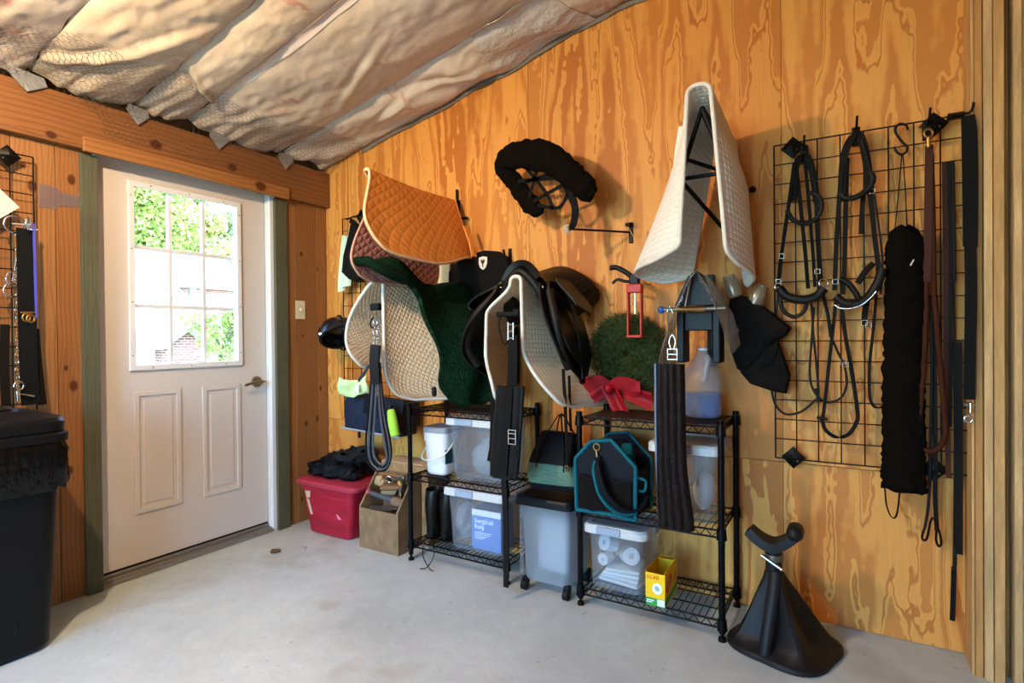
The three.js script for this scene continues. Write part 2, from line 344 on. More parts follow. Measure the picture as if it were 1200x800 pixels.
// ---------- the room ----------
const ceilY = (x) => 2.335 + 0.215 * x;
const ROOMX = 5.2, ROOMZ = 5.0;
{
  const g = struct('floor', 'pale grey concrete slab floor with faint stains', 'floor');
  M('slab', planarUV(bx(-0.14, -0.12, -0.14, ROOMX + 0.14, 0, ROOMZ + 0.14)), mat.concrete, g);
}
{ // plywood wall: each sheet a panel of its own with a hairline joint
  const g = struct('wall_back', 'orange toned plywood wall with flame grain', 'wall');
  M('backing', plate([[-0.14, -0.1], [ROOMX + 0.14, -0.1], [ROOMX + 0.14, ceilY(ROOMX) + 0.3], [-0.14, ceilY(-0.14) + 0.3]], V(0, 0, -0.13), V(1, 0, 0), V(0, 1, 0), 0.115, 0), mat.plyEdge, g);
  const xs = [0.0, 0.36, 1.58, 2.8, 4.02, ROOMX];
  for (let i = 0; i < 5; i++) {
    const a = xs[i] + 0.0008, b = xs[i + 1] - 0.0008;
    M('plywood_panel', planarUV(plate([[a, 0.003], [b, 0.003], [b, 0.6425], [a, 0.6425]], V(0, 0, -0.015), V(1, 0, 0), V(0, 1, 0), 0.015, 0.0006)), mat.ply[(i + 2) % 4], g);
    M('plywood_panel', planarUV(plate([[a, 0.645], [b, 0.645], [b, ceilY(b) + 0.1], [a, ceilY(a) + 0.1]], V(0, 0, -0.015), V(1, 0, 0), V(0, 1, 0), 0.015, 0.0006)), mat.ply[i % 4], g);
  }
}
{ // knotty pine wall with the door opening
  const g = struct('wall_left', 'knotty pine plank wall around the white door', 'wall');
  const back = [bx(-0.14, -0.1, 1.37, -0.016, 2.3, ROOMZ + 0.13), bx(-0.14, -0.1, -0.0, -0.016, 2.3, 0.395), bx(-0.14, 2.11, 0.395, -0.016, 2.3, 1.37), bx(-0.17, 2.25, -0.13, -0.141, 2.6, ROOMZ + 0.13)];
  M('backing', mg(back), mat.plyEdge, g);
  const js = [0.001, 0.081, 0.243, 0.395, null, 1.37, 1.515, 1.671, 1.826, 1.981, 2.136, 2.291, 2.446, 2.6, 2.755, 2.91, 3.065, 3.22, 3.375, 3.53, 3.685, 3.84, 3.995, 4.15, 4.305, 4.46, 4.615, 4.77, 4.999];
  let k = 0;
  for (let i = 0; i < js.length - 1; i++) {
    if (js[i] === null || js[i + 1] === null) continue;
    const w = js[i + 1] - js[i] - 0.002;
    const geo = bx(-0.016, 0.002, js[i] + 0.001, 0.0, 2.3, js[i] + 0.001 + w, 0.0025);
    M('plank', planarUV(geo), mat.pine[(k * 5 + 2) % 6], g); k++;
  }
}
{ // rear wall with the wide stable opening, and the far side wall
  const g = struct('wall_rear', 'plywood rear wall with a wide open doorway', 'wall');
  const H = (x) => ceilY(x) + 0.1;
  const part = (x0, x1, y0) => planarUV(plate([[x0, y0], [x1, y0], [x1, H(x1)], [x0, H(x0)]], V(0, 0, ROOMZ), V(1, 0, 0), V(0, 1, 0), 0.12, 0));
  M('panel', part(-0.14, 0.3, -0.1), mat.ply[1], g);
  M('panel', part(0.3, 2.9, 2.35), mat.ply[2], g);
  M('panel', part(2.9, ROOMX + 0.14, -0.1), mat.ply[3], g);
  const h = struct('wall_right', 'plywood side wall of the tack room', 'wall');
  M('panel', planarUV(bx(ROOMX, -0.1, -0.1, ROOMX + 0.12, ceilY(ROOMX) + 0.1, ROOMZ)), mat.ply[0], h);
}
const seams = [0.004, 0.338, 0.93, 1.185, 1.612, 2.03, 2.45, 3.05, 3.65, 4.25, 4.996];
function battY(k, x, s, z) {
  const ends = Math.pow(Math.max(0, Math.sin(Math.PI * clamp(s, 0, 1))), 0.55);
  const amp = [0.035, 0.045, 0.03, 0.045, 0.04, 0.04, 0.05, 0.05, 0.05, 0.05][k];
  const near = Math.exp(-x / 0.35);
  const w1 = fbm(x * 2.2 + k * 7.3, z * 5 + x * 1.5, 300, 3) - 0.5, w2 = Math.abs(fbm(x * 3.5 + z * 5 + k * 3, z * 7 - x * 1.4, 310, 3) - 0.5);
  const w3 = Math.abs(fbm(x * 9 + z * 4, z * 16 - x * 5, 320, 2) - 0.5);
  let y = ceilY(x) + 0.018 - amp * ends + w1 * 0.032 * (0.4 + ends) + w2 * 0.045 * (0.3 + near) + w3 * 0.012;
  // gathers that run out from where the sheet is stapled at the eave
  y += near * 0.007 * Math.sin(z * 44 + Math.sin(z * 17) * 3 + x * 14) * (0.3 + ends) + near * 0.004;
  // long slack creases across the sheet
  const cr = (zc, xc, dz, len, d) => { const q = (z - zc) - (x - xc) * dz; return -d * Math.exp(-q * q / 0.0006) * Math.exp(-Math.pow((x - xc) / len, 2)) + d * 0.7 * Math.exp(-Math.pow(q - 0.035, 2) / 0.0008) * Math.exp(-Math.pow((x - xc) / len, 2)); };
  y += cr(1.50, 0.27, -0.75, 0.16, 0.022) + cr(1.36, 0.5, -0.5, 0.2, 0.014) + cr(1.02, 0.33, 1.1, 0.13, 0.022) + cr(0.72, 0.3, -0.6, 0.2, 0.012) + cr(0.55, 0.9, 0.4, 0.25, 0.012) + cr(0.2, 0.8, 0.25, 0.2, 0.02) + cr(0.18, 1.2, -0.3, 0.2, 0.02);
  if (k === 0) y += 0.016 * Math.sin(x * 11 + s * 5 + Math.sin(x * 5) * 2) * ends - 0.022 * sst(0.5, 1, 1 - s) + 0.02 * (fbm(x * 6, s * 2, 340, 3) - 0.5);
  return y;
}
{
  const g = struct('ceiling', 'sloped ceiling of faced insulation batts with creased paper', 'ceiling');
  M('roof_deck', plate([[-0.18, 2.46], [ROOMX + 0.14, ceilY(ROOMX) + 0.13], [ROOMX + 0.14, ceilY(ROOMX) + 0.2], [-0.18, 2.54]], V(0, 0, -0.13), V(1, 0, 0), V(0, 1, 0), ROOMZ + 0.26, 0), mat.fibre, g);
  for (let k = 0; k < seams.length - 1; k++) {
    const z0 = seams[k] + (k ? 0.003 : 0), z1 = seams[k + 1] - 0.003, fine = k < 6;
    const f = (u, v) => { const x = 0.012 + (ROOMX - 0.024) * Math.pow(u, 1.7), z = mix(z0, z1, v); return V(x, battY(k, x, v, z), z + (v < 0.02 || v > 0.98 ? 0.006 * Math.sin(x * 23 + k) * (k ? 1 : 0) : 0)); };
    const geo = sheet(f, fine ? 260 : 60, fine ? 46 : 12, 0.008, 1, 1, 1.2);
    // paper print in metres
    const p = geo.attributes.position, uv = geo.attributes.uv; for (let i = 0; i < p.count; i++) uv.setXY(i, p.getX(i), p.getZ(i));
    M('insulation_batt', geo, mat.kraft[k % 4], g);
  }
  // rafters above the seams, seen as dark wood in the gaps
  for (const z of [0.338, 0.78, 1.185, 1.612, 2.03, 2.45]) M('rafter', plate([[0.0, ceilY(0) + 0.055], [ROOMX, ceilY(ROOMX) + 0.055], [ROOMX, ceilY(ROOMX) + 0.125], [0.0, ceilY(0) + 0.125]], V(0, 0, z - 0.019), V(1, 0, 0), V(0, 1, 0), 0.038, 0), mat.plyEdge, g);
  // pale seam tape and the clear film patch
  const onCeil = (x, z, d) => { let k = 0; while (k < seams.length - 2 && z > seams[k + 1]) k++; return battY(k, x, (z - seams[k]) / (seams[k + 1] - seams[k]), z) - d; };
  M('seam_tape', sheet((u, v) => { const x = mix(0.42, 2.6, u), z = 0.905 + 0.05 * v + 0.006 * Math.sin(x * 6); return V(x, Math.min(onCeil(x, z, 0.007), onCeil(x, 0.90, 0.007) + 0.01), z); }, 90, 4, 0.001, 2, 0.05), std(0xcdbfb2, 0.45), g, 'pale seam tape');
  M('film_patch', sheet((u, v) => { const x = mix(1.42 + 0.05 * v, 1.86 + 0.12 * (1 - v), u), z = mix(0.012, 0.39, v); return V(x, onCeil(x, z, 0.012) - 0.006 * Math.sin(u * 9 + v * 4), z); }, 60, 40, 0.0015, 0.45, 0.38), mat.film, g, 'clear plastic film patch');
  // crumpled foil flashing where the batts meet the plywood
  M('edge_strip', sheet((u, v) => { const x = mix(0.35, 2.9, u); return V(x, battY(0, x, 0.02, 0.01) - 0.006 - 0.024 * v - 0.012 * fbm(x * 9, v, 355, 3), 0.006 + 0.012 * fbm(x * 14, v * 2, 350, 3)); }, 240, 4, 0.001, 2.5, 0.03), std(0x6f675c, 0.7), g, 'grey torn edge strip');
}
{ // header beam, door head board
  const b = struct('trim_1', 'long pine header beam above the door', 'beam');
  M('beam', swapUV(planarUV(bx(0.0, 2.062, 0.001, 0.045, 2.29, 4.98, 0.004))), mat.beam, b);
  const h = struct('trim_2', 'narrow pine head board over the white door', 'trim');
  M('board', swapUV(planarUV(bx(0.045, 2.048, 0.336, 0.066, 2.115, 1.428, 0.003))), mat.headBoard, h);
  const t = struct('trim_3', 'green painted door casing on the hinge side', 'trim');
  M('casing', bx(0.0, 0.0, 1.358, 0.022, 2.047, 1.425, 0.002), mat.greenTrim, t);
  const t2 = struct('trim_4', 'green painted door casing on the handle side', 'trim');
  M('casing', bx(0.0, 0.0, 0.325, 0.022, 2.047, 0.408, 0.002), mat.greenTrim, t2);
}
{ // the door
  const g = struct('door_1', 'white steel door with nine pane window', 'door');
  const z0 = 0.4326, z1 = 1.352, y0 = 0.055, y1 = 2.088, wz0 = 0.612, wz1 = 1.186, wy0 = 1.046, wy1 = 1.971;
  const A = V(0, 0, -1), Bv = V(0, 1, 0); // outline coordinates: (-z, y); thickness along +x... a x b = (1,0,0)
  const fl = (pts) => pts.map(([z, y]) => [-z, y]);
  M('leaf', planarUV(plate(fl([[z1, y0], [z0, y0], [z0, y1], [z1, y1]]), V(-0.094, 0, 0), A, Bv, 0.044, 0.001, [fl([[wz1, wy0], [wz0, wy0], [wz0, wy1], [wz1, wy1]])])), mat.white, g);
  const frameGeo = (a0, a1, b0, b1, w, x, th, bev) => plate(fl([[a1, b0], [a0, b0], [a0, b1], [a1, b1]]), V(x, 0, 0), A, Bv, th, bev, [fl([[a1 - w, b0 + w], [a0 + w, b0 + w], [a0 + w, b1 - w], [a1 - w, b1 - w]])]);
  const wf = M('window_frame', frameGeo(wz0 - 0.017, wz1 + 0.017, wy0 - 0.017, wy1 + 0.017, 0.030, -0.0502, 0.014, 0.004), mat.whiteTrim, g);
  const bar = [];
  const iz0 = wz0 + 0.014, iz1 = wz1 - 0.014, iy0 = wy0 + 0.014, iy1 = wy1 - 0.014, mz = (iz1 - iz0) / 3, my = (iy1 - iy0) / 3;
  for (let i = 1; i < 3; i++) { M('muntin', bx(-0.084, iy0, iz0 + mz * i - 0.010, -0.060, iy1, iz0 + mz * i + 0.010, 0.003), mat.whiteTrim, wf); M('muntin', bx(-0.083, iy0 + my * i - 0.010, iz0, -0.061, iy0 + my * i + 0.010, iz1, 0.003), mat.whiteTrim, wf); }
  for (let i = 0; i < 3; i++) for (let j = 0; j < 3; j++) M('pane', new THREE.PlaneGeometry(mz - 0.016, my - 0.016).rotateY(Math.PI / 2).translate(-0.072, iy0 + my * (j + 0.5), iz0 + mz * (i + 0.5)), mat.glass, wf);
  for (let i = 0; i < 4; i++) for (const s of [0, 1]) M('screw', new THREE.SphereGeometry(0.0035, 8, 6).translate(-0.036, mix(wy0 + 0.06, wy1 - 0.06, i / 3), s ? wz1 + 0.004 : wz0 - 0.004), mat.nickel, wf);
  for (let i = 0; i < 3; i++) for (const s of [0, 1]) M('screw', new THREE.SphereGeometry(0.0035, 8, 6).translate(-0.036, s ? wy1 + 0.004 : wy0 - 0.004, mix(wz0 + 0.09, wz1 - 0.09, i / 2)), mat.nickel, wf);
  for (const [a0, a1] of [[0.607, 0.836], [0.951, 1.185]]) {
    const fr = M('panel_moulding', frameGeo(a0, a1, 0.303, 0.922, 0.026, -0.0505, 0.008, 0.0038), mat.white, g);
    M('raised_field', bx(-0.052, 0.303 + 0.045, a0 + 0.045, -0.046, 0.922 - 0.045, a1 - 0.045, 0.0029), mat.white, fr);
  }
  // lever handle
  const hc = V(-0.05, 0.925, 0.502);
  const h = M('handle', mg([new THREE.CylinderGeometry(0.031, 0.034, 0.012, 28).rotateZ(-Math.PI / 2).translate(hc.x + 0.006, hc.y, hc.z), new THREE.CylinderGeometry(0.011, 0.013, 0.045, 16).rotateZ(Math.PI / 2).translate(hc.x + 0.03, hc.y, hc.z),
    tube([V(hc.x + 0.05, hc.y, hc.z - 0.012), V(hc.x + 0.053, hc.y + 0.002, hc.z + 0.03), V(hc.x + 0.052, hc.y - 0.004, hc.z + 0.07), V(hc.x + 0.047, hc.y - 0.012, hc.z + 0.1)], 0.0085, 24, 10), new THREE.SphereGeometry(0.0085, 10, 8).translate(hc.x + 0.047, hc.y - 0.012, hc.z + 0.1)]), mat.nickel, g, 'brushed nickel lever handle');
  M('thumb_turn', bx(hc.x + 0.04, hc.y - 0.002, hc.z - 0.03, hc.x + 0.06, hc.y + 0.006, hc.z - 0.008, 0.002), mat.nickel, h);
  // jambs, stop and threshold
  M('jamb', mg([bx(-0.13, 0.0, 0.396, -0.002, 2.108, 0.428), bx(-0.13, 0.0, 1.3555, -0.002, 2.108, 1.369), bx(-0.13, 2.092, 0.428, -0.002, 2.108, 1.3555), bx(-0.046, 0.02, 0.428, -0.034, 2.09, 0.4324)]), mat.whiteTrim, g);
  const th = M('threshold', mg([bx(-0.13, 0.0, 0.43, -0.012, 0.028, 1.355, 0.004), bx(-0.09, 0.028, 0.43, -0.04, 0.044, 1.355, 0.005), bx(-0.012, 0.0, 0.43, 0.004, 0.02, 1.355, 0.004)]), mat.alu, g, 'worn aluminium threshold');
  M('weather_strip', bx(-0.088, 0.0445, 0.434, -0.052, 0.0545, 1.351), mat.rubber, th);
}
{ // light switch
  const g = thing('light_switch', 'cream light switch plate on the pine planks beside the door', 'light switch');
  const c = PX(352, 363, 0.004);
  M('plate', rb(0.007, 0.118, 0.072, 0.003).translate(0.0035, c.y, c.z), std(0xcfc4a4, 0.45), g);
  M('toggle', rb(0.012, 0.022, 0.009, 0.002).rotateZ(0.4).translate(0.011, c.y + 0.002, c.z), std(0xd6cdb2, 0.4), g);
  for (const s of [-1, 1]) M('screw', new THREE.SphereGeometry(0.0032, 8, 6).translate(0.007, c.y + s * 0.03, c.z), std(0xb9b090, 0.4), g);
  rebase(g);
}
{ // stacked edges of door-frame boards at the right end of the plywood
  const g = struct('trim_5', 'upright pine boards standing edge on beside the plywood wall', 'board');
  const w = [0.008, 0.02, 0.0225, 0.027, 0.02, 0.02, 0.028, 0.02, 0.024, 0.022, 0.03], d = [0.142, 0.15, 0.16, 0.166, 0.10, 0.168, 0.16, 0.172, 0.15, 0.17, 0.165];
  let x = 3.402;
  for (let i = 0; i < w.length; i++) { const gap = [0.001, 0.003, 0.0025, 0.002, 0.002, 0.0015, 0.003, 0.002, 0.002, 0.002, 0.002][i]; M('board', planarUV(plate([[x, 0.0], [x + w[i], 0.0], [x + w[i], ceilY(x) - 0.03], [x, ceilY(x) - 0.03]], V(0, 0, 0.002), V(1, 0, 0), V(0, 1, 0), d[i], 0.0015)), mat.upright[i % 3], g); x += w[i] + gap; }
}
{ // chicken wire stapled over the eave
  const segs = [], cell = 0.026, path = (s, z) => { // s from the beam face up and out along the batts
    const w = 0.006 * (vn(s * 12, z * 9, 500) - 0.5);
    if (s < 0.17) return V(0.05 + Math.abs(w) + 0.02 * sst(0.11, 0.17, s), 2.12 + s, z);
    const x = 0.07 + (s - 0.17);
    let k = 0; while (k < seams.length - 2 && z > seams[k + 1]) k++;
    return V(x, battY(k, x, (z - seams[k]) / (seams[k + 1] - seams[k]), z) - 0.012 - 0.035 * (1 - sst(0.17, 0.28, s)), z);
  };
  const P = [];
  const nz = 76, ns = 26;
  const put = (a, b) => { const A = path(a[0], a[1]), B = path(b[0], b[1]); P.push(rod(A, B, 0.0008, 3)); };
  for (let i = 0; i < ns; i++) for (let j = 0; j < nz; j++) {
    const s = i * cell * 0.75, z = 0.02 + (j + (i % 2) * 0.5) * cell;
    if (z > 1.95) continue;
    const lim = 0.50 + 0.06 * Math.sin(z * 6); if (s + cell > lim) continue;
    if (s < 0.09 + 0.05 * sst(1.1, 1.9, z) + 0.04 * Math.sin(z * 9)) { if (z > 0.2 && z < 1.35 ? s < 0.01 : true) continue; }
    const h = cell / 2, t = cell * 0.25;
    put([s, z], [s + t * 2, z]); put([s + t * 2, z], [s + t * 3, z + h]); put([s + t * 2, z], [s + t * 3, z - h]);
  }
  const m = M('chicken_wire', mg(P), mat.galv); tag(m, 'hexagonal chicken wire stapled over the eave above the door', 'wire netting');
}
{ // duct tape flaps on the beam
  const spots = [[1.625, 0.07], [1.195, 0.055], [0.782, 0.058], [0.355, 0.06]];
  spots.forEach(([z, w], i) => {
    const m = M('duct_tape', plate([[-w, 0.0], [-w * 0.1, -0.062 - 0.004 * i], [w * 0.95, -0.012], [w * 0.8, 0.022], [-w * 0.7, 0.03]], V(0.0575, 2.302, z), V(0, 0, -1).applyAxisAngle(V(1, 0, 0), 0.05 * (i - 1)), V(-0.1, 1, 0).normalize(), 0.002, 0.0005), mat.duct);
    tag(m, ['torn silver duct tape on the beam above the hanging wire rack', 'torn silver duct tape on the beam above the door hinge side', 'torn silver duct tape on the beam above the door middle', 'torn silver duct tape on the beam near the room corner'][i], 'tape');
  });
  const a = PX(45, 216, 0.001), b = PX(98, 242, 0.001);
  const t = M('packing_tape', sheet((u, v) => V(0.0022 + 0.004 * Math.abs(Math.sin(u * 9)) * fbm(u * 5, v * 3, 700, 2), mix(b.y - 0.02 + 0.012 * u, a.y - 0.012 - 0.012 * u, v) + (u < 0.42 ? (v - 0.5) * 0.035 : 0), mix(a.z, b.z, u)), 40, 10, 0.0008, 0.17, 0.05), mat.clearTape);
  tag(t, 'clear packing tape stuck to the pine planks beside the door', 'tape');
}
// ---------- outdoors ----------
{
  const grassTex = dataTex(256, 256, (u, v) => { const f = fbm(u * 40, v * 40, 800, 4, 40, 40); return lerp3(hex(0x77804e), hex(0xa7a67e), f); });
  const gr = M('ground', planarUV(bx(-70, -0.3, -50, 60, -0.13, 60)), std(0xffffff, 0.95, { map: rep(grassTex, 0.3, 0.3) }));
  gr.userData = { kind: 'structure', label: 'dry lawn around the stable', category: 'ground' };
  const brickTex = dataTex(256, 256, (u, v) => { const r = Math.floor(v * 16), cu = u * 6 + (r % 2) * 0.5, c = cu - Math.floor(cu), e = v * 16 - r; const mort = c < 0.06 || e < 0.14; const h = hash2(Math.floor(cu) % 6, r, 850); return mort ? hex(0xb9a99a) : lerp3(hex(0x7d4234), hex(0x925546), h); });
  const brick = std(0xffffff, 0.9, { map: rep(brickTex, 0.75, 0.75) }), roofM = std(0xbdb6ae, 0.8), siding = std(0xd8d0c6, 0.8), fascia = std(0xe6e2dc, 0.6), dark = std(0x8a8c90, 0.3);
  const D = -22, q = (u, v, x = D) => PX(u, v, x);
  // main house: gable facing the stable, brick wing behind
  const ap = q(182, 301), el = q(152, 342), er = q(200, 333), base = -0.13;
  const hs = thing('brick_house', 'pale sunlit brick house with gabled roof seen through the door window', 'house');
  const hw = Math.abs(el.z - ap.z), zc = ap.z;
  const wall = plate([[-(zc + hw), base], [-(zc - hw), base], [-(zc - hw), el.y], [-zc, ap.y - 0.25], [-(zc + hw), el.y]], V(D - 9, 0, 0), V(0, 0, -1), V(0, 1, 0), 8.6, 0);
  M('gable_wing', planarUV(wall), siding, hs);
  for (const s of [-1, 1]) M('roof_slope', mg([plate([[0, 0], [hw * 1.12, -(ap.y - el.y) * 1.12], [hw * 1.12, -(ap.y - el.y) * 1.12 + 0.28], [0, 0.28]], V(D - 9.2, ap.y - 0.2, zc), V(0, 0, s), V(0, 1, 0), 9.4 * -s, 0).translate(s > 0 ? 0 : 0, 0, 0)]), roofM, hs);
  const w0 = q(196, 332, D - 3), w1 = q(300, 330, D - 3);
  M('brick_wing', planarUV(bx(D - 10, base, w1.z, D - 3, w0.y, w0.z)), brick, hs);
  const rid = q(230, 298, D - 6.5);
  M('wing_roof', plate([[D - 2.6, w0.y - 0.15], [D - 6.5, rid.y], [D - 10.4, w0.y - 0.15]], V(0, 0, w1.z - 0.3), V(1, 0, 0), V(0, 1, 0), w0.z - w1.z + 1.2, 0), roofM, hs);
  M('chimney', bx(D - 7, rid.y - 1, zc + hw * 0.3, D - 6.2, ap.y + 0.9, zc + hw * 0.3 + 0.8), brick, hs);
  for (const [u, v] of [[226, 347], [160, 342]]) { const p = q(u, v, D - 2.98); M('window', bx(p.x - (u < 200 ? -2.55 : 0.05), p.y - 0.4, p.z - 0.16, p.x + (u < 200 ? 2.62 : 0.04), p.y + 0.4, p.z + 0.16), dark, hs); }
  rebase(hs);
  // garage in front
  const G = -15, ga = q(221, 382, G), gl = q(197, 401, G), gr2 = q(247, 400, G);
  const gs = thing('brick_garage', 'small brick garage gable with white trim seen through the lower panes', 'garage');
  const gw = Math.max(Math.abs(gl.z - ga.z), Math.abs(gr2.z - ga.z)), gz = ga.z;
  M('gable_wall', planarUV(plate([[-(gz + gw), base], [-(gz - gw), base], [-(gz - gw), gl.y], [-gz, ga.y - 0.12], [-(gz + gw), gl.y]], V(G - 5, 0, 0), V(0, 0, -1), V(0, 1, 0), 4.8, 0)), brick, gs);
  for (const s of [-1, 1]) { const e = gw * 1.2, dy = (ga.y - gl.y) * 1.2; M('roof_slope', plate([[0, -0.12], [e, -dy - 0.12], [e, -dy + 0.02], [0, 0.02]], V(s > 0 ? G + 0.1 : G - 5.2, ga.y, gz), V(0, 0, s), V(0, 1, 0), 5.3, 0), fascia, gs); }
  const rl = q(152, 410, G - 1);
  M('side_roof', plate([[G - 0.2, rl.y], [G - 3.2, ga.y], [G - 6, rl.y]], V(0, 0, gz), V(1, 0, 0), V(0, 1, 0), rl.z - gz + 2, 0), roofM, gs);
  M('side_wall', bx(G - 5.7, base, gz, G - 0.6, rl.y, rl.z + 1.6), siding, gs);
  rebase(gs);
  // trees: a trunk, and a crown of many small leaves
  const leafM = [std(0x8a8a3c, 0.8, { side: THREE.DoubleSide }), std(0xa39a50, 0.8, { side: THREE.DoubleSide }), std(0x74783e, 0.8, { side: THREE.DoubleSide })], bark = std(0x5a4a3c, 0.9);
  function tree(p, h, r, i, label, n = 9000) {
    const t = thing('broadleaf_tree', label, 'tree');
    M('trunk', mg([rod(p, p.clone().add(V(0, h * 0.6, 0)), r * 0.06, 8), ...[0, 1, 2, 3].map((k) => rod(p.clone().add(V(0, h * 0.4, 0)), p.clone().add(V(Math.cos(k * 1.7) * r * 0.6, h * 0.75, Math.sin(k * 1.7) * r * 0.6)), r * 0.025, 6))]), bark, t);
    const pos = [], c = p.clone().add(V(0, h - r * 0.95, 0));
    const lobes = []; for (let k = 0; k < 14; k++) lobes.push([V(rr(-0.62, 0.62) * r, rr(-0.6, 0.62) * r, rr(-0.62, 0.62) * r), rr(0.25, 0.45) * r]);
    for (let k = 0; k < n; k++) {
      const [lc, lr] = lobes[Math.floor(rnd() * 14)], d = V(rr(-1, 1), rr(-1, 1), rr(-1, 1)).normalize().multiplyScalar(lr * Math.pow(rnd(), 0.35)).add(lc).add(c);
      const a = V(rr(-1, 1), rr(-1, 1), rr(-1, 1)).normalize(), b = V(rr(-1, 1), rr(-1, 1), rr(-1, 1)).cross(a).normalize(), s = rr(0.03, 0.06) * r * 0.9;
      for (const [x, y] of [[-1, -0.5], [1, -0.5], [0.2, 1]]) { const w = d.clone().addScaledVector(a, x * s).addScaledVector(b, y * s); pos.push(w.x, w.y, w.z); }
    }
    const g = new THREE.BufferGeometry(); g.setAttribute('position', new THREE.Float32BufferAttribute(pos, 3)); g.computeVertexNormals();
    const cr = M('crown', g, leafM[i % 3], t); cr.userData.kind = 'stuff';
    rebase(t);
  }
  const tp = (u, x) => { const a = q(u, 400, x); return V(x, base, a.z); };
  tree(tp(165, -33), 11.5, 3.6, 0, 'tall green tree rising behind the pale gable of the house');
  tree(tp(208, -41), 14, 4.2, 1, 'yellow green tree behind the chimney of the house');
  tree(tp(245, -50), 16, 4.6, 2, 'grey green tree behind the middle of the long house roof');
  tree(tp(275, -33), 8.8, 3.2, 1, 'shorter olive tree behind the brick wing of the house');
  tree(tp(258, -13), 2.35, 1.0, 0, 'round green shrub in front of the brick wing wall', 4000);
}
// ---------- saddle racks, pads and saddles on the plywood wall ----------
// cross-section of a pad over a ridge: turns from level to nearly plumb over the ridge width
function drape(H, ridge, splay, n = 80) { const T = [[0, 0]]; let X = 0, Y = 0; for (let i = 0; i < n; i++) { const s = ((i + 0.5) / n) * H, th = (Math.PI / 2 - splay) * sst(0, ridge, s); X += Math.cos(th) * H / n; Y += Math.sin(th) * H / n; T.push([X, Y]); } return (t) => { const k = clamp(t, 0, 1) * n, i = Math.min(n - 1, Math.floor(k)), f = k - i; return [mix(T[i][0], T[i + 1][0], f), mix(T[i][1], T[i + 1][1], f)]; }; }
function padFn(o) {
  const dl = drape(o.HL ?? o.H, o.ridge, o.splayL ?? o.splay), dr = drape(o.HR ?? o.H, o.ridge, o.splayR ?? o.splay);
  return (u, v) => {
    const side = v < 0.5 ? -1 : 1, t = Math.abs(2 * v - 1), [X, Y] = (side < 0 ? dl : dr)(t);
    const fc = (o.front ?? (() => 0))(t, side), bc = (o.back ?? (() => 0))(t, side);
    const z = mix(o.zf - fc, o.zb + bc, u), ug = clamp((o.zf - z) / (o.zf - o.zb), 0, 1);
    const b = (o.bulge ?? (() => 0))(ug, t, side);
    const w = 0.006 * (fbm(u * 3 + side, v * 4, o.seed ?? 1, 2) - 0.5) * (t + 0.2);
    return V(o.xc(ug) + side * (X + b) + w, o.yr(ug) - Y + (o.lift ?? (() => 0))(ug, t, side), z + w);
  };
}
const corner = (r, a) => (t) => (t < 1 - a ? 0 : r * (1 - Math.sqrt(Math.max(0, 1 - Math.pow((t - (1 - a)) / a, 2)))));
function border(f, n = 60) { const p = []; for (let i = 0; i <= n; i++) p.push(f(0, i / n)); for (let i = 1; i <= 20; i++) p.push(f(i / 20, 1)); for (let i = 1; i <= n; i++) p.push(f(1, 1 - i / n)); for (let i = 1; i < 20; i++) p.push(f(1 - i / 20, 0)); return p.filter((q, i) => !i || q.distanceTo(p[i - 1]) > 0.002); }
function makePad(name, label, o, m, pm, th = 0.014) {
  const g = thing(name, label, 'saddle pad'), f = padFn(o);
  M('quilted_body', sheet(f, 44, 110, th, o.zf - o.zb, (o.H ?? 0.5) * 2, 1.3), m, g);
  M('binding', tube(curve(border(f), true), th * 0.62, 360, 8, true), pm, g);
  return [g, f];
}
function rackArm(name, label, a, b, extra = []) {
  const g = thing(name, label, 'rack');
  M('arm', rod(a, b, 0.011, 12), mat.blackIron, g);
  M('wall_plate', rb(0.03, 0.14, 0.006, 0.002).translate(a.x, a.y, a.z + 0.001), mat.blackIron, g);
  extra.forEach(([n, geo]) => M(n, geo, mat.blackIron, g));
  rebase(g); return g;
}
// orange pad with the mauve pad under it
rackArm('wall_rack', 'black steel wall rack arm under the orange saddle pad', V(1.115, 1.90, 0.0045), V(1.115, 1.905, 0.66), [['upright', rb(0.012, 0.2, 0.012, 0.003).translate(1.115, 1.93, 0.014)], ['end_knob', new THREE.SphereGeometry(0.017, 14, 10).translate(1.115, 1.905, 0.67)], ['side_peg', rod(V(1.115, 1.86, 0.02), V(1.2, 1.855, 0.03), 0.007, 8)]]);
makePad('saddle_pad', 'bright orange quilted saddle pad draped over the topmost wall rack', {
  xc: () => 1.11, yr: (u) => mix(1.972, 1.957, u) - 0.012 * Math.sin(u * Math.PI), zf: 0.715, zb: 0.06, H: 0.44, ridge: 0.04, splay: 0.30, splayL: -0.1, seed: 4,
  front: (t, s) => (s > 0 ? corner(0.15, 0.40)(t) - 0.11 * sst(0, 0.7, t) : 0.25 * sst(0, 0.3, t)), back: (t) => 0.0 + 0.02 * t, bulge: (u, t) => 0.03 * t * Math.sin(u * Math.PI), lift: (u, t) => 0.07 * t * sst(0.4, 1, u),
}, mat.padOrange, mat.pipingOrange, 0.012).forEach((g, i) => { if (!i) { const f = strap([V(1.245, 1.79, 0.115), V(1.278, 1.70, 0.105), V(1.298, 1.62, 0.11)], 0.035, 0.008, V(0.2, 0, -1), 20); M('billet_strap', f, mat.padOrange, g); rebase(g); } });
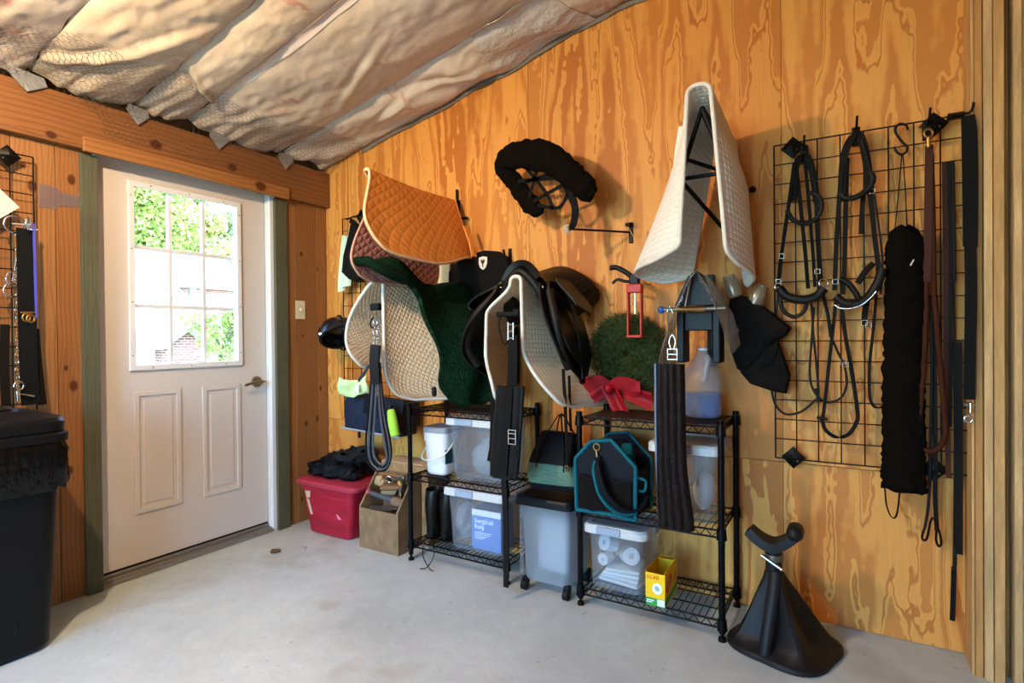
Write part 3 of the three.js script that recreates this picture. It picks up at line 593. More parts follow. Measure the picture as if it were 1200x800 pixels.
makePad('saddle_pad', 'mauve quilted saddle pad hanging below the orange one', {
  xc: () => 1.06, yr: (u) => mix(1.885, 1.88, u), zf: 0.66, zb: 0.20, H: 0.455, ridge: 0.04, splay: 0.08, splayL: -0.1, seed: 9,
  front: (t, s) => (s > 0 ? corner(0.12, 0.25)(t) - 0.17 * sst(0, 0.85, t) : 0.25 * sst(0, 0.3, t)), back: corner(0.10, 0.3), bulge: (u, t) => 0.02 * t,
}, mat.padMauve, mat.pipingMauve, 0.01).forEach((g, i) => { if (!i) rebase(g); });
// black cloth with a shield emblem, hung flat by the wall
{
  const g = thing('rug_bag', 'black fabric bag with a small white shield emblem hanging by the wall', 'bag');
  const out = [[525, 318], [537, 304], [548, 298], [566, 293], [582, 294], [593, 301], [597, 318], [600, 340], [604, 400], [604, 452], [528, 452], [522, 400]].map(([u, v]) => PZ(u, v, 0.07));
  const geo = plate(out.reverse().map((p) => [p.x, p.y]), V(0, 0, 0.02), V(1, 0, 0), V(0, 1, 0), 0.05, 0.012);
  M('cloth', geo, mat.clothBlack, g);
  const e = PZ(566, 308, 0.072);
  const sh = [[-0.028, 0.03], [0, 0.036], [0.028, 0.03], [0.028, -0.004], [0.018, -0.026], [0, -0.038], [-0.018, -0.026], [-0.028, -0.004]].reverse();
  const em = M('shield_emblem', plate(sh, V(e.x, e.y, 0.0704), V(1, 0, 0), V(0, 1, 0), 0.003, 0.0006), std(0xd8d2c4, 0.6), g, 'white shield emblem with dark charge');
  M('charge', plate([[-0.014, 0.014], [-0.005, 0.02], [0.0, 0.012], [0.005, 0.02], [0.014, 0.014], [0.01, 0.0], [0.004, -0.004], [0.003, -0.022], [-0.003, -0.022], [-0.004, -0.004], [-0.01, 0.0]].reverse(), V(e.x, e.y, 0.0735), V(1, 0, 0), V(0, 1, 0), 0.0012, 0.0002), std(0x3a2f28, 0.7), em);
  rebase(g);
  const h = thing('wall_hook', 'black double hook holding the black emblem bag', 'hook'), c = PZ(597, 305, 0.01);
  M('plate', rb(0.02, 0.13, 0.006, 0.002).translate(c.x, c.y, 0.0035), mat.blackIron, h);
  M('prong', tube([V(c.x, c.y + 0.02, 0.006), V(c.x, c.y + 0.01, 0.05), V(c.x, c.y + 0.05, 0.07)], 0.007, 20, 8), mat.blackIron, h);
  M('prong', tube([V(c.x, c.y - 0.05, 0.006), V(c.x, c.y - 0.06, 0.04), V(c.x, c.y - 0.02, 0.055)], 0.007, 20, 8), mat.blackIron, h);
  rebase(h);
}
{ const a = PZ(488, 300, 0.04), b = PZ(527, 348, 0.04), m = M('cream_cloth', sheet((u, v) => V(mix(a.x, b.x, u), mix(a.y, b.y, v), 0.03 + 0.006 * Math.sin(u * 7)), 14, 14, 0.008), std(0xd9c596, 0.85, { bumpMap: rep(weaveBump, 40, 40), bumpScale: 0.0006 })); tag(m, 'cream cloth square on the wall below the orange saddle pad', 'cloth'); }
// tan-lined pad with the green fleece saddle cover
rackArm('wall_rack', 'black steel wall rack arm inside the tan saddle pad', V(1.08, 1.33, 0.0045), V(1.075, 1.335, 0.60), [['end_knob', rb(0.06, 0.035, 0.03, 0.008).translate(1.06, 1.335, 0.61)], ['brace', rod(V(1.08, 1.2, 0.006), V(1.078, 1.325, 0.3), 0.008, 8)]]);
makePad('saddle_pad', 'large tan quilted saddle pad under the dark green fleece cover', {
  xc: (u) => mix(1.085, 1.12, u), yr: (u) => mix(1.462, 1.44, u), zf: 0.615, zb: 0.05, HL: 0.50, HR: 0.60, H: 0.55, ridge: 0.05, splayL: 0.44, splayR: 0.04, seed: 14,
  front: (t, s) => (s > 0 ? corner(0.16, 0.30)(t) - 0.02 * t : corner(0.13, 0.32)(t)), back: corner(0.05, 0.2),
  bulge: (u, t, s) => (s > 0 ? 0.23 * sst(0.0, 0.5, t) * sst(0, 1, u) : 0.10 * Math.sin(Math.PI * clamp(t * 1.05, 0, 1)) * (1 - u) - 0.02 * t),
}, mat.padTan, mat.piping, 0.014).forEach((g, i) => { if (!i) { M('logo_patch', rb(0.08, 0.03, 0.004, 0.0018).rotateY(0.7).translate(1.335, 0.935, 0.30), std(0xb9a78c, 0.8), g); rebase(g); } });
{
  const o = { xc: (u) => mix(1.165, 1.14, sst(0, 0.4, u)), yr: (u) => 1.515 + 0.045 * sst(0.0, 0.25, u) - 0.11 * sst(0.2, 0.6, u) + 0.03 * sst(0.7, 1, u), zf: 0.80, zb: 0.09, HL: 0.13, HR: 0.66, H: 0.5, ridge: 0.12, splayL: 0.5, splayR: 0.12, seed: 21,
    front: (t, s) => (s > 0 ? 0.22 * sst(0.05, 0.35, t) + 0.10 * sst(0.4, 0.75, t) + corner(0.09, 0.12)(t) : 0.1 * t), back: (t, s) => 0.03 * t + corner(0.1, 0.15)(t),
    bulge: (u, t, s) => (s > 0 ? 0.05 * Math.sin(Math.PI * Math.min(1, t * 1.2)) + 0.17 * sst(0.15, 0.6, t) * sst(0.0, 0.9, u) : 0.03) };
  const f = padFn(o), g = thing('saddle_cover', 'dark green fleece cover draped over a saddle on the tan pad', 'saddle cover');
  const fold = (u, v) => { const p = f(u, v), t = Math.abs(2 * v - 1); p.x += 0.012 * Math.sin(u * 9 + v * 12) * (0.3 + t); p.y += 0.016 * Math.sin(u * 14 + v * 5) * (1 - t) * sst(0.5, 0, u) + 0.006 * Math.sin(v * 40) * (1 - u); return p; };
  M('fleece', sheet(fold, 60, 90, 0.022, 0.65, 1.0, 1.5), mat.fleeceGreen, g);
  M('hem_roll', tube(Array.from({ length: 24 }, (_, i) => fold(0, 0.22 + i / 23 * 0.40)), 0.022, 90, 10), mat.fleeceGreen, g);
  M('elastic_toggle', new THREE.CapsuleGeometry(0.012, 0.025, 4, 10).translate(1.345, 0.925, 0.52), mat.plasticBlack, g);
  M('elastic_toggle', new THREE.CapsuleGeometry(0.012, 0.025, 4, 10).translate(1.375, 0.925, 0.2), mat.plasticBlack, g);
  rebase(g);
}
// white pad and black leather saddle
rackArm('wall_rack', 'black steel wall rack arm inside the white pad under the black saddle', V(1.77, 1.285, 0.0045), V(1.765, 1.29, 0.44), [['end_knob', rb(0.035, 0.035, 0.03, 0.008).translate(1.765, 1.29, 0.45)], ['cross_bar', rb(0.12, 0.022, 0.02, 0.006).translate(1.72, 1.285, 0.452)], ['hook', tube([V(1.69, 1.285, 0.465), V(1.685, 1.24, 0.475), V(1.7, 1.17, 0.475), V(1.72, 1.15, 0.475), V(1.735, 1.17, 0.475), V(1.73, 1.19, 0.475)], 0.004, 40, 6)]]);
makePad('saddle_pad', 'cream white quilted saddle pad under the black leather saddle', {
  xc: () => 1.765, yr: (u) => mix(1.452, 1.435, u), zf: 0.455, zb: 0.04, HL: 0.585, HR: 0.60, H: 0.58, ridge: 0.045, splayL: 0.04, splayR: 0.02, seed: 31,
  front: (t, s) => (s > 0 ? corner(0.14, 0.25)(t) : corner(0.06, 0.12)(t)), back: corner(0.05, 0.2),
  bulge: (u, t, s) => (s > 0 ? 0.13 * sst(0.55, 1.0, t) + 0.10 * u * sst(0.1, 0.5, t) : 0.125 * sst(0.08, 0.32, t) - 0.055 * sst(0.6, 1, t) + 0.12 * u * sst(0.1, 0.5, t)),
}, mat.padCream, mat.piping, 0.014).forEach((g, i) => { if (!i) rebase(g); });
{
  const g = thing('saddle', 'black leather riding saddle resting on the cream white pad', 'saddle');
  const xc = 1.768;
  const ridge = (u) => 1.462 + 0.03 * Math.exp(-Math.pow((u - 0.05) / 0.12, 2)) - 0.055 * Math.exp(-Math.pow((u - 0.45) / 0.22, 2)) + 0.035 * sst(0.62, 0.95, u);
  const half = (u) => mix(0.085, 0.225, sst(0.05, 0.95, u)) * (1 - 0.25 * sst(0.9, 1, u));
  const seat = (u, v) => { const s = v * 2 - 1, w = half(u), c = 1 - Math.pow(Math.abs(s), 2.2); const drop = mix(0.075, 0.10, u) * (1 - c) ; const dish = 0.03 * sst(0.25, 0.6, u) * (1 - sst(0.85, 1, u)) * (1 - s * s); return V(xc + s * w, ridge(u) + 0.028 - drop - dish * 0.5, mix(0.425, 0.035, u) + 0.045 * s * s * sst(0.7, 1, u)); };
  M('seat', sheet(seat, 44, 30, 0.028, 0.4, 0.4, 1.4), mat.leather, g);
  M('cantle_welt', tube(Array.from({ length: 21 }, (_, i) => seat(1, i / 20).add(V(0, 0.004, 0))), 0.012, 60, 10), mat.leather, g);
  M('pommel_arch', tube([V(xc - 0.10, 1.36, 0.41), V(xc - 0.065, 1.43, 0.425), V(xc, 1.477, 0.43), V(xc + 0.065, 1.43, 0.425), V(xc + 0.11, 1.36, 0.41)], 0.018, 40, 10), mat.leather, g);
  const flap = (s, grow, off, dz, y0, y1) => sheet((u, v) => {
    // u front-back, v top-bottom
    const y = mix(y0, y1, v), wv = Math.sin(Math.PI * clamp(0.18 + v * 0.86, 0, 1));
    const fz = 0.36 + dz + grow * wv - 0.10 * sst(0.7, 1, v), bz = 0.20 - dz * 0.6 - grow * 0.5 * wv + 0.05 * sst(0.75, 1, v);
    const z = mix(fz, bz, u);
    const out = 0.11 + (s < 0 ? 0.27 : 0.10) * Math.pow(sst(0, 0.8, v), 0.8) - (s < 0 ? 0.09 : -0.02) * sst(0.6, 1, v);
    return V(xc + s * (out + off - (s < 0 ? 0.07 : 0.0) * sst(0.3, 0.8, v) * Math.pow(1 - u, 2)), y, z);
  }, 24, 36, 0.008, 0.35, 0.45, 1.3);
  for (const s of [-1, 1]) {
    M('sweat_flap', flap(s, 0.105, 0.0, 0.02, 1.42, s < 0 ? 0.93 : 0.965), mat.leatherSoft, g);
    M('flap', flap(s, 0.075, 0.022, 0.0, 1.43, s < 0 ? 0.985 : 1.0), mat.leather, g);
    const r = flap(s, 0.05, 0.04, -0.01, 1.42, 1.1);
    M('skirt', flap(s, 0.02, 0.036, -0.02, 1.445, 1.27), mat.leather, g);
    M('knee_roll', tube([V(xc + s * 0.14, 1.385, 0.405), V(xc + s * (s < 0 ? 0.25 : 0.18), 1.27, 0.435), V(xc + s * (s < 0 ? 0.30 : 0.20), 1.14, 0.42), V(xc + s * (s < 0 ? 0.27 : 0.22), 1.04, 0.38)], 0.02, 40, 10), mat.leather, g);
    M('panel', loft([0, 0.2, 0.45, 0.7, 1].map((u) => ering(V(xc + s * mix(0.11, 0.16, u), ridge(u) - 0.115, mix(0.39, 0.05, u)), mix(0.05, 0.075, u), mix(0.035, 0.06, Math.sin(u * Math.PI * 0.5)), 14, V(1, 0, 0), V(0, 1, 0)))), mat.leatherSoft, g);
    M('stirrup_leather', strap([V(xc + s * 0.155, 1.40, 0.27), V(xc + s * 0.20, 1.30, 0.285), V(xc + s * 0.235, 1.15, 0.29), V(xc + s * 0.245, 0.99, 0.28)], 0.028, 0.006, V(0, 0, 1), 30), mat.leather, g);
    M('dee_ring', new THREE.TorusGeometry(0.012, 0.0028, 6, 16).translate(xc + s * 0.105, 1.40, 0.425), mat.chrome, g);
    M('nail_head', new THREE.SphereGeometry(0.006, 10, 8).translate(xc + s * 0.20, 1.425, 0.09), mat.brass, g);
  }
  rebase(g);
}
// upper white pad on its open rack
{
  const g = thing('saddle_rack', 'black A-frame steel rack inside the white quilted pad', 'rack');
  const c = V(2.56, 2.03, 0.40), pts = { top: V(2.565, 2.045, 0.40), topB: V(2.60, 1.93, 0.01), l: V(2.47, 1.80, 0.36), r: V(2.655, 1.80, 0.36), lb: V(2.56, 1.66, 0.01), rb: V(2.66, 1.66, 0.01) };
  M('rail', rod(pts.top, V(2.60, 1.97, 0.008), 0.011, 10), mat.blackIron, g);
  M('rail', rod(pts.l, pts.lb, 0.009, 10), mat.blackIron, g);
  M('rail', rod(pts.r, pts.rb, 0.009, 10), mat.blackIron, g);
  M('strut', rod(pts.top, pts.l, 0.009, 10), mat.blackIron, g);
  M('strut', rod(pts.top, pts.r, 0.011, 10), mat.blackIron, g);
  M('cross_bar', rod(pts.l, pts.r, 0.008, 10), mat.blackIron, g);
  M('cross_bar', rod(V(2.50, 1.87, 0.37), V(2.64, 1.83, 0.2), 0.008, 10), mat.blackIron, g);
  M('wall_plate', rb(0.05, 0.40, 0.008, 0.003).translate(2.60, 1.80, 0.0045), mat.blackIron, g);
  M('end_cap', new THREE.SphereGeometry(0.015, 12, 8).translate(2.69, 1.80, 0.03), mat.blackIron, g);
  rebase(g);
  makePad('saddle_pad', 'bright white quilted saddle pad hung high beside the black wire grid', {
    xc: (u) => mix(2.566, 2.58, u), yr: (u) => mix(2.115, 2.03, u), zf: 0.455, zb: 0.045, HL: 0.665, HR: 0.70, H: 0.66, ridge: 0.068, splayL: 0.055, splayR: 0.085, seed: 41,
    front: (t, s) => corner(0.07, 0.1)(t) - 0.01 * t, back: corner(0.06, 0.12),
    bulge: (u, t, s) => Math.pow(Math.sin(Math.PI * clamp(u, 0, 1) * 0.93), 0.8) * (s < 0 ? 0.25 * Math.pow(t, 1.1) : 0.05 * sst(0.1, 0.5, t)) - (s > 0 ? 0.03 * sst(0.4, 1, t) * sst(0.5, 1, u) : 0), lift: (u, t) => 0.015 * t,
  }, mat.padWhite, mat.piping, 0.014).forEach((p, i) => { if (!i) { M('billet_strap', strap([PZ(800, 148, 0.40), PZ(795, 180, 0.405), PZ(793, 212, 0.41)], 0.032, 0.006, V(1, 0, 0.3), 16), mat.piping, p); rebase(p); } });
}
// black fleece horseshoe pad on a swing arm
{
  const a = thing('swing_arm', 'thin black swing arm with hook holding the black fleece piece', 'hook');
  const w = PZ(738, 272, 0.02), e = PZ(664, 268, 0.26);
  M('arm', rod(w, e, 0.005, 8), mat.blackIron, a);
  M('wall_plate', mg([rb(0.02, 0.1, 0.008, 0.002).translate(w.x, w.y, 0.0045), rod(V(w.x, w.y, 0.004), w, 0.007, 8)]), mat.blackIron, a);
  M('pivot_cap', new THREE.CylinderGeometry(0.02, 0.02, 0.012, 16).translate(w.x, w.y + 0.035, 0.025), mat.blackIron, a);
  M('rubber_tip', new THREE.CylinderGeometry(0.014, 0.014, 0.03, 14).rotateX(0.6).translate(e.x, e.y, e.z), std(0xb9a58c, 0.6), a);
  rebase(a);
  const g = thing('fleece_seat_cover', 'black fleece seat cover with crossed webbing hung on the swing arm', 'seat cover');
  const Z = (u) => 0.20 + 0.05 * Math.sin(u * 5);
  const path = [[692, 236, 0.034], [684, 219, 0.055], [668, 204, 0.062], [648, 188, 0.07], [622, 181, 0.072], [600, 183, 0.062], [590, 194, 0.05], [600, 209, 0.045], [612, 226, 0.046], [625, 242, 0.045], [636, 251, 0.036]];
  const pts = path.map(([u, v], i) => PZ(u, v, Z(i / 10))), c = curve(pts), rings = [], n = 64;
  for (let i = 0; i <= n; i++) { const t = i / n, p = c.getPoint(t), T = c.getTangent(t).normalize(), A = V(0, 0, 1).addScaledVector(T, -T.z).normalize(), B = T.clone().cross(A), k = t * 10, j = Math.min(9, Math.floor(k)); let r = mix(path[j][2], path[j + 1][2], k - j); r *= Math.sqrt(clamp(Math.min(t, 1 - t) * 22, 0.05, 1)); rings.push(ering(p, r, r * 0.7, 24, B, A)); }
  M('fleece', rough(loft(rings, true, true, 3), 0.022, 55, 3), mat.fleeceBlack, g);
  const Lp = (u, v) => PZ(u, v, 0.215);
  const lace = [[[613, 192], [640, 226], [648, 245]], [[632, 190], [620, 232]], [[655, 200], [615, 214]], [[664, 214], [625, 236]], [[607, 212], [660, 208]], [[668, 222], [655, 243], [630, 240]], [[650, 196], [672, 240]]];
  for (const l of lace) M('webbing', strap(l.map(([u, v]) => Lp(u, v)), 0.017, 0.004, V(0.7, 0.7, 0), 14), mat.webbing, g);
  M('hanging_strap', strap([Lp(668, 222), Lp(674, 245), Lp(672, 262), PZ(668, 269, 0.262)], 0.035, 0.005, V(1, 0, 0), 16), mat.webbing, g);
  rebase(g);
}
// ---------- wire shelving and what stands on it ----------
function wireShelf(x0, x1, z0, z1, y) {
  const P = [], r = 0.004;
  for (const dy of [0, -0.028]) { P.push(rod(V(x0, y + dy, z0), V(x1, y + dy, z0), r, 6), rod(V(x0, y + dy, z1), V(x1, y + dy, z1), r, 6), rod(V(x0, y + dy, z0), V(x0, y + dy, z1), r, 6), rod(V(x1, y + dy, z0), V(x1, y + dy, z1), r, 6)); }
  const n = 22; for (let i = 1; i < n; i++) { const x = mix(x0, x1, i / n); P.push(rod(V(x, y + 0.003, z0), V(x, y + 0.003, z1), 0.0022, 5)); }
  for (const f of [0.33, 0.67]) P.push(rod(V(x0, y - 0.004, mix(z0, z1, f)), V(x1, y - 0.004, mix(z0, z1, f)), 0.0035, 5));
  const k = 12; for (let i = 0; i < k; i++) { const a = mix(x0, x1, i / k), b = mix(x0, x1, (i + 0.5) / k), c = mix(x0, x1, (i + 1) / k); for (const z of [z0, z1]) P.push(rod(V(a, y, z), V(b, y - 0.028, z), 0.002, 5), rod(V(b, y - 0.028, z), V(c, y, z), 0.002, 5)); }
  const q = 6; for (let i = 0; i < q; i++) { const a = mix(z0, z1, i / q), b = mix(z0, z1, (i + 0.5) / q), c = mix(z0, z1, (i + 1) / q); for (const x of [x0, x1]) P.push(rod(V(x, y, a), V(x, y - 0.028, b), 0.002, 5), rod(V(x, y - 0.028, b), V(x, y, c), 0.002, 5)); }
  return mg(P);
}
function rackUnit(label, x0, x1, z0, z1, ys, top) {
  const g = thing('wire_shelving_unit', label, 'shelving');
  for (const x of [x0, x1]) for (const z of [z0, z1]) {
    const p = M('post', mg([new THREE.CylinderGeometry(0.0125, 0.0125, top - 0.03, 14).translate(x, top / 2 + 0.015, z), new THREE.CylinderGeometry(0.0135, 0.0135, 0.012, 14).translate(x, top - 0.004, z), ...Array.from({ length: 24 }, (_, i) => new THREE.TorusGeometry(0.0125, 0.0008, 4, 12).rotateX(Math.PI / 2).translate(x, 0.05 + i * (top - 0.08) / 24, z))]), mat.wireRack, g);
    M('levelling_foot', mg([new THREE.CylinderGeometry(0.006, 0.006, 0.02, 10).translate(x, 0.022, z), new THREE.CylinderGeometry(0.014, 0.016, 0.014, 14).translate(x, 0.007, z)]), mat.wireRack, p);
    for (const y of ys) M('collar', new THREE.CylinderGeometry(0.017, 0.02, 0.042, 14).translate(x, y - 0.012, z), mat.wireRack, p);
  }
  for (const y of ys) M('wire_shelf', wireShelf(x0 + 0.012, x1 - 0.012, z0 + 0.003, z1 - 0.003, y), mat.wireRack, g);
  return rebase(g);
}
const YA = [0.10, 0.455, 0.805], YB = [0.075, 0.425, 0.825];
rackUnit('black wire shelving unit with the white bucket and two clear bins', 1.035, 1.635, 0.03, 0.345, YA, 0.835);
rackUnit('black wire shelving unit with the blue jug on top', 2.022, 2.617, 0.03, 0.352, YB, 0.85);
{ const m = M('shelf_liner', bx(2.04, 0.8285, 0.045, 2.60, 0.8325, 0.335, 0.0015), std(0x2a1c12, 0.6)); tag(m, 'dark brown liner sheet on the top wire shelf under the jug', 'shelf liner'); }
// clear storage bin with a latched white lid
function clearBin(name, label, x0, x1, y0, y1, z0, z1, lidM, opt = {}) {
  const g = thing(name, label, 'storage bin'), cx = (x0 + x1) / 2, cz = (z0 + z1) / 2, hw = (x1 - x0) / 2, hd = (z1 - z0) / 2, tp = opt.taper ?? 0.02, h = y1 - y0 - 0.03;
  const R = (t, e = 0) => rring(cx, y0 + h * t, cz, hw - 0.012 - tp * (1 - t) + e, hd - 0.012 - tp * (1 - t) + e, 0.03, 5);
  M(opt.bodyM ? 'frosted_body' : 'clear_body', loft([rring(cx, y0 + 0.004, cz, hw - tp - 0.03, hd - tp - 0.03, 0.02, 5), R(0), R(0.03, 0.004), R(0.5), R(0.97)], true, false, 0.6), opt.bodyM ?? mat.clear, g);
  M('rim', loft([R(0.95, 0.004), R(0.95, 0.012), R(1.0, 0.012), R(1.0, 0.0), R(0.95, 0.0005)], false, false, 0.5), opt.rimM ?? mat.clear, g);
  const lr = (y, e) => rring(cx, y, cz, hw + e, hd + e, 0.035, 6), Y = y0 + h;
  const lid = M('lid', loft([lr(Y - 0.016, 0.002), lr(Y - 0.016, 0.006), lr(Y + 0.012, 0.006), lr(Y + 0.022, 0.0), lr(Y + 0.024, -0.02), lr(Y + 0.016, -0.026), lr(Y + 0.014, -0.05)], false, true, 0.5), lidM, g);
  if (opt.latch) {
    M('latch', rb(0.11, 0.034, 0.014, 0.005).translate(cx - hw * (opt.latchX ?? 0.25), Y + 0.002, z1 + 0.006), mat.latch, lid, 'blue grey latch');
    M('latch', rb(0.014, 0.034, 0.09, 0.005).translate(x1 + 0.006, Y + 0.002, cz), mat.latch, lid, 'blue grey latch');
  }
  return g;
}
// crumpled clear bag
function crumpled(c, rx, ry, rz, s, amp = 0.05) { return rough(new THREE.IcosahedronGeometry(1, 12).scale(rx, ry, rz), amp, 14, s).translate(c.x, c.y, c.z); }
{
  rebase(clearBin('storage_bin', 'clear plastic bin with white lid on the shelf beside the white bucket', 1.262, 1.612, 0.4605, 0.785, 0.05, 0.336, mat.lidWhite, { latch: true, latchX: 0.3 }));
  const b = M('plastic_bag', crumpled(V(1.46, 0.56, 0.2), 0.10, 0.085, 0.09, 60), mat.clearBag); tag(b, 'crumpled clear plastic bag inside the bin beside the white bucket', 'plastic bag');
  rebase(clearBin('storage_bin', 'clear plastic bin with white lid and blue carton on the bottom shelf', 1.245, 1.612, 0.1055, 0.425, 0.05, 0.336, mat.lidWhite, { latch: true, latchX: 0.25 }));
  const p = M('plastic_bag', crumpled(V(1.325, 0.225, 0.23), 0.045, 0.09, 0.07, 64), mat.clearBag); tag(p, 'crumpled clear plastic bag beside the blue carton in the bin', 'plastic bag');
  const cv = document.createElement('canvas'); cv.width = 256; cv.height = 300; const c = cv.getContext('2d');
  c.fillStyle = '#5f83bd'; c.fillRect(0, 0, 256, 300); c.fillStyle = '#e9e9ec'; c.fillRect(0, 0, 256, 46); c.fillStyle = '#eef2fa'; c.font = 'bold 44px sans-serif'; c.fillText('Surgical', 22, 102); c.fillText('Poly', 22, 148);
  c.font = '15px sans-serif'; for (let i = 0; i < 4; i++) c.fillRect(24, 172 + i * 15, 150 - i * 22, 5);
  const t = new THREE.CanvasTexture(cv); t.colorSpace = THREE.SRGBColorSpace;
  const bm = std(0xffffff, 0.6, { map: t }), sd = std(0x41577f, 0.6);
  const g = thing('carton', 'blue carton with white lettering inside the clear bin', 'carton');
  M('box', rb(0.175, 0.20, 0.12, 0.003).translate(1.485, 0.217, 0.235), sd, g);
  M('printed_front', new THREE.PlaneGeometry(0.173, 0.198).translate(1.485, 0.217, 0.2962), bm, g);
  rebase(g);
}
{ // white bucket
  const g = thing('bucket', 'white plastic bucket with grey lid on the wire shelf', 'bucket');
  const c = V(1.172, 0.4605, 0.245), sq = (y, r, rad) => rring(c.x, y, c.z, r, r, rad, 6);
  M('tub', loft([sq(c.y + 0.001, 0.056, 0.025), sq(c.y + 0.012, 0.064, 0.03), sq(c.y + 0.175, 0.071, 0.03), sq(c.y + 0.176, 0.076, 0.032), sq(c.y + 0.225, 0.077, 0.032)], true, true, 0.5), mat.plasticWhite, g);
  M('lid', loft([sq(c.y + 0.222, 0.079, 0.032), sq(c.y + 0.245, 0.079, 0.032), sq(c.y + 0.252, 0.072, 0.03), sq(c.y + 0.248, 0.064, 0.026)], true, true, 0.5), std(0x8f949b, 0.45), g, 'grey snap-on lid');
  M('bail_handle', tube([V(c.x - 0.08, c.y + 0.17, c.z), V(c.x - 0.078, c.y + 0.09, c.z + 0.075), V(c.x, c.y + 0.085, c.z + 0.095), V(c.x + 0.076, c.y + 0.12, c.z + 0.075), V(c.x + 0.08, c.y + 0.17, c.z)], 0.004, 50, 6), mat.plasticWhite, g);
  M('label', rb(0.002, 0.075, 0.06, 0.0008).translate(c.x + 0.0715, c.y + 0.10, c.z + 0.035), std(0x1f4a52, 0.6), g, 'dark teal label');
  rebase(g);
}
function boot(label, x, z, turn) {
  const g = thing('riding_boot', label, 'boot', 'black boots on the bottom shelf', V(x, 0.1035, z));
  const R = (y, cx, rx, rz) => ering(V(0, y, cx), rx, rz, 18);
  M('shaft', rough(loft([R(0.03, 0, 0.034, 0.045), R(0.07, -0.006, 0.036, 0.046), R(0.12, -0.01, 0.037, 0.043), R(0.18, -0.006, 0.043, 0.05), R(0.255, 0.0, 0.046, 0.053), R(0.262, 0, 0.04, 0.047), R(0.2, 0, 0.036, 0.043)], true, true, 1), 0.01, 18, 5), mat.leather, g);
  M('foot', loft([0, 0.25, 0.55, 0.85, 1].map((t) => ering(V(0, 0.038 - 0.008 * t, mix(-0.045, 0.16, t)), [0.02, 0.036, 0.04, 0.034, 0.012][t * 4 | 0] ?? 0.02, [0.03, 0.038, 0.032, 0.024, 0.014][t * 4 | 0] ?? 0.02, 14, V(1, 0, 0), V(0, 1, 0)))), mat.leather, g);
  M('sole', plate([[-0.03, -0.05], [0.03, -0.05], [0.036, 0.05], [0.03, 0.14], [0, 0.165], [-0.03, 0.14], [-0.036, 0.05]], V(0, 0.0, 0), V(1, 0, 0), V(0, 0, 1), -0.012, 0), mat.rubber, g);
  g.rotation.y = turn; return g;
}
boot('tall black leather boot on the bottom wire shelf beside the shelf post', 1.105, 0.235, 3.2);
boot('tall black leather boot standing against the bin with the blue carton', 1.198, 0.225, 3.05);
{ const m = M('boot_lace', mg([tube([V(1.13, 0.13, 0.34), V(1.14, 0.06, 0.375), V(1.2, 0.012, 0.40), V(1.235, 0.004, 0.41)], 0.0025, 30, 5), tube([V(1.19, 0.13, 0.34), V(1.215, 0.06, 0.38), V(1.195, 0.014, 0.41), V(1.16, 0.004, 0.42)], 0.0025, 30, 5)]), mat.leatherSoft); tag(m, 'thin dark laces hanging over the shelf edge to the floor', 'lace'); }
// rolling bin between the units, and the green bag on it
{
  const g = clearBin('rolling_bin', 'clear rolling bin with black lid between the two shelving units', 1.70, 1.985, 0.05, 0.452, 0.07, 0.375, mat.plasticBlack, { taper: 0.022, bodyM: mat.frost });
  M('side_rib', bx(1.722, 0.08, 0.352, 1.735, 0.40, 0.372, 0.004).applyMatrix4(new THREE.Matrix4().makeShear(0, 0, 0, 0, 0, 0)), mat.clear, g);
  for (const [x, z] of [[1.735, 0.335], [1.95, 0.335], [1.735, 0.11], [1.95, 0.11]]) {
    const w = M('caster', mg([rb(0.03, 0.03, 0.03, 0.006).translate(x, 0.045, z)]), mat.plasticBlack, g);
    M('wheel', new THREE.CylinderGeometry(0.024, 0.024, 0.024, 20).rotateZ(Math.PI / 2).translate(x, 0.024, z + 0.012), mat.plasticBlack, w);
  }
  M('filling', rb(0.17, 0.27, 0.17, 0.03).translate(1.842, 0.20, 0.19), std(0xb0b4ba, 0.8), g);
  rebase(g);
  const b = thing('grooming_bag', 'soft black and sage green bag on the rolling bin lid', 'bag');
  const cx = 1.865, cz = 0.235, y0 = 0.479, ring = (y, w, d, e = 0) => rring(cx, y, cz, w, d, Math.min(w, d) * 0.45, 5).map((p) => { p.x += 0.006 * Math.sin(p.z * 60 + y * 30); p.z += 0.008 * Math.sin(p.x * 55 + y * 20); return p; });
  M('base', loft([ring(y0, 0.12, 0.10), ring(y0 + 0.012, 0.128, 0.108), ring(y0 + 0.035, 0.13, 0.11)], true, true, 1), mat.nylonBlack, b);
  M('green_panel', loft([ring(y0 + 0.03, 0.131, 0.112), ring(y0 + 0.07, 0.13, 0.114), ring(y0 + 0.115, 0.118, 0.105), ring(y0 + 0.15, 0.10, 0.085)], false, false, 1), mat.greenNylon, b, 'sage green lower panel');
  M('upper', loft([ring(y0 + 0.11, 0.116, 0.10), ring(y0 + 0.15, 0.108, 0.092), ring(y0 + 0.21, 0.098, 0.06), ring(y0 + 0.25, 0.088, 0.022), ring(y0 + 0.256, 0.07, 0.008)], false, true, 1), mat.nylonBlack, b);
  for (const s of [-1, 1]) M('handle', strap([V(cx - 0.07, y0 + 0.10, cz + s * 0.10), V(cx - 0.06, y0 + 0.18, cz + s * 0.085), V(cx - 0.02, y0 + 0.29, cz + s * 0.03), V(cx + 0.01, y0 + 0.335, cz + s * 0.01), V(cx + 0.035, y0 + 0.28, cz + s * 0.04), V(cx + 0.065, y0 + 0.18, cz + s * 0.085), V(cx + 0.07, y0 + 0.09, cz + s * 0.10)], 0.026, 0.005, V(0.4, 0, 1), 60), mat.webbing, b);
  M('mesh_pocket', loft([ring(y0 + 0.118, 0.1175, 0.106), ring(y0 + 0.155, 0.109, 0.097), ring(y0 + 0.175, 0.104, 0.082)], false, false, 1), mat.leatherSoft, b);
  rebase(b);
}
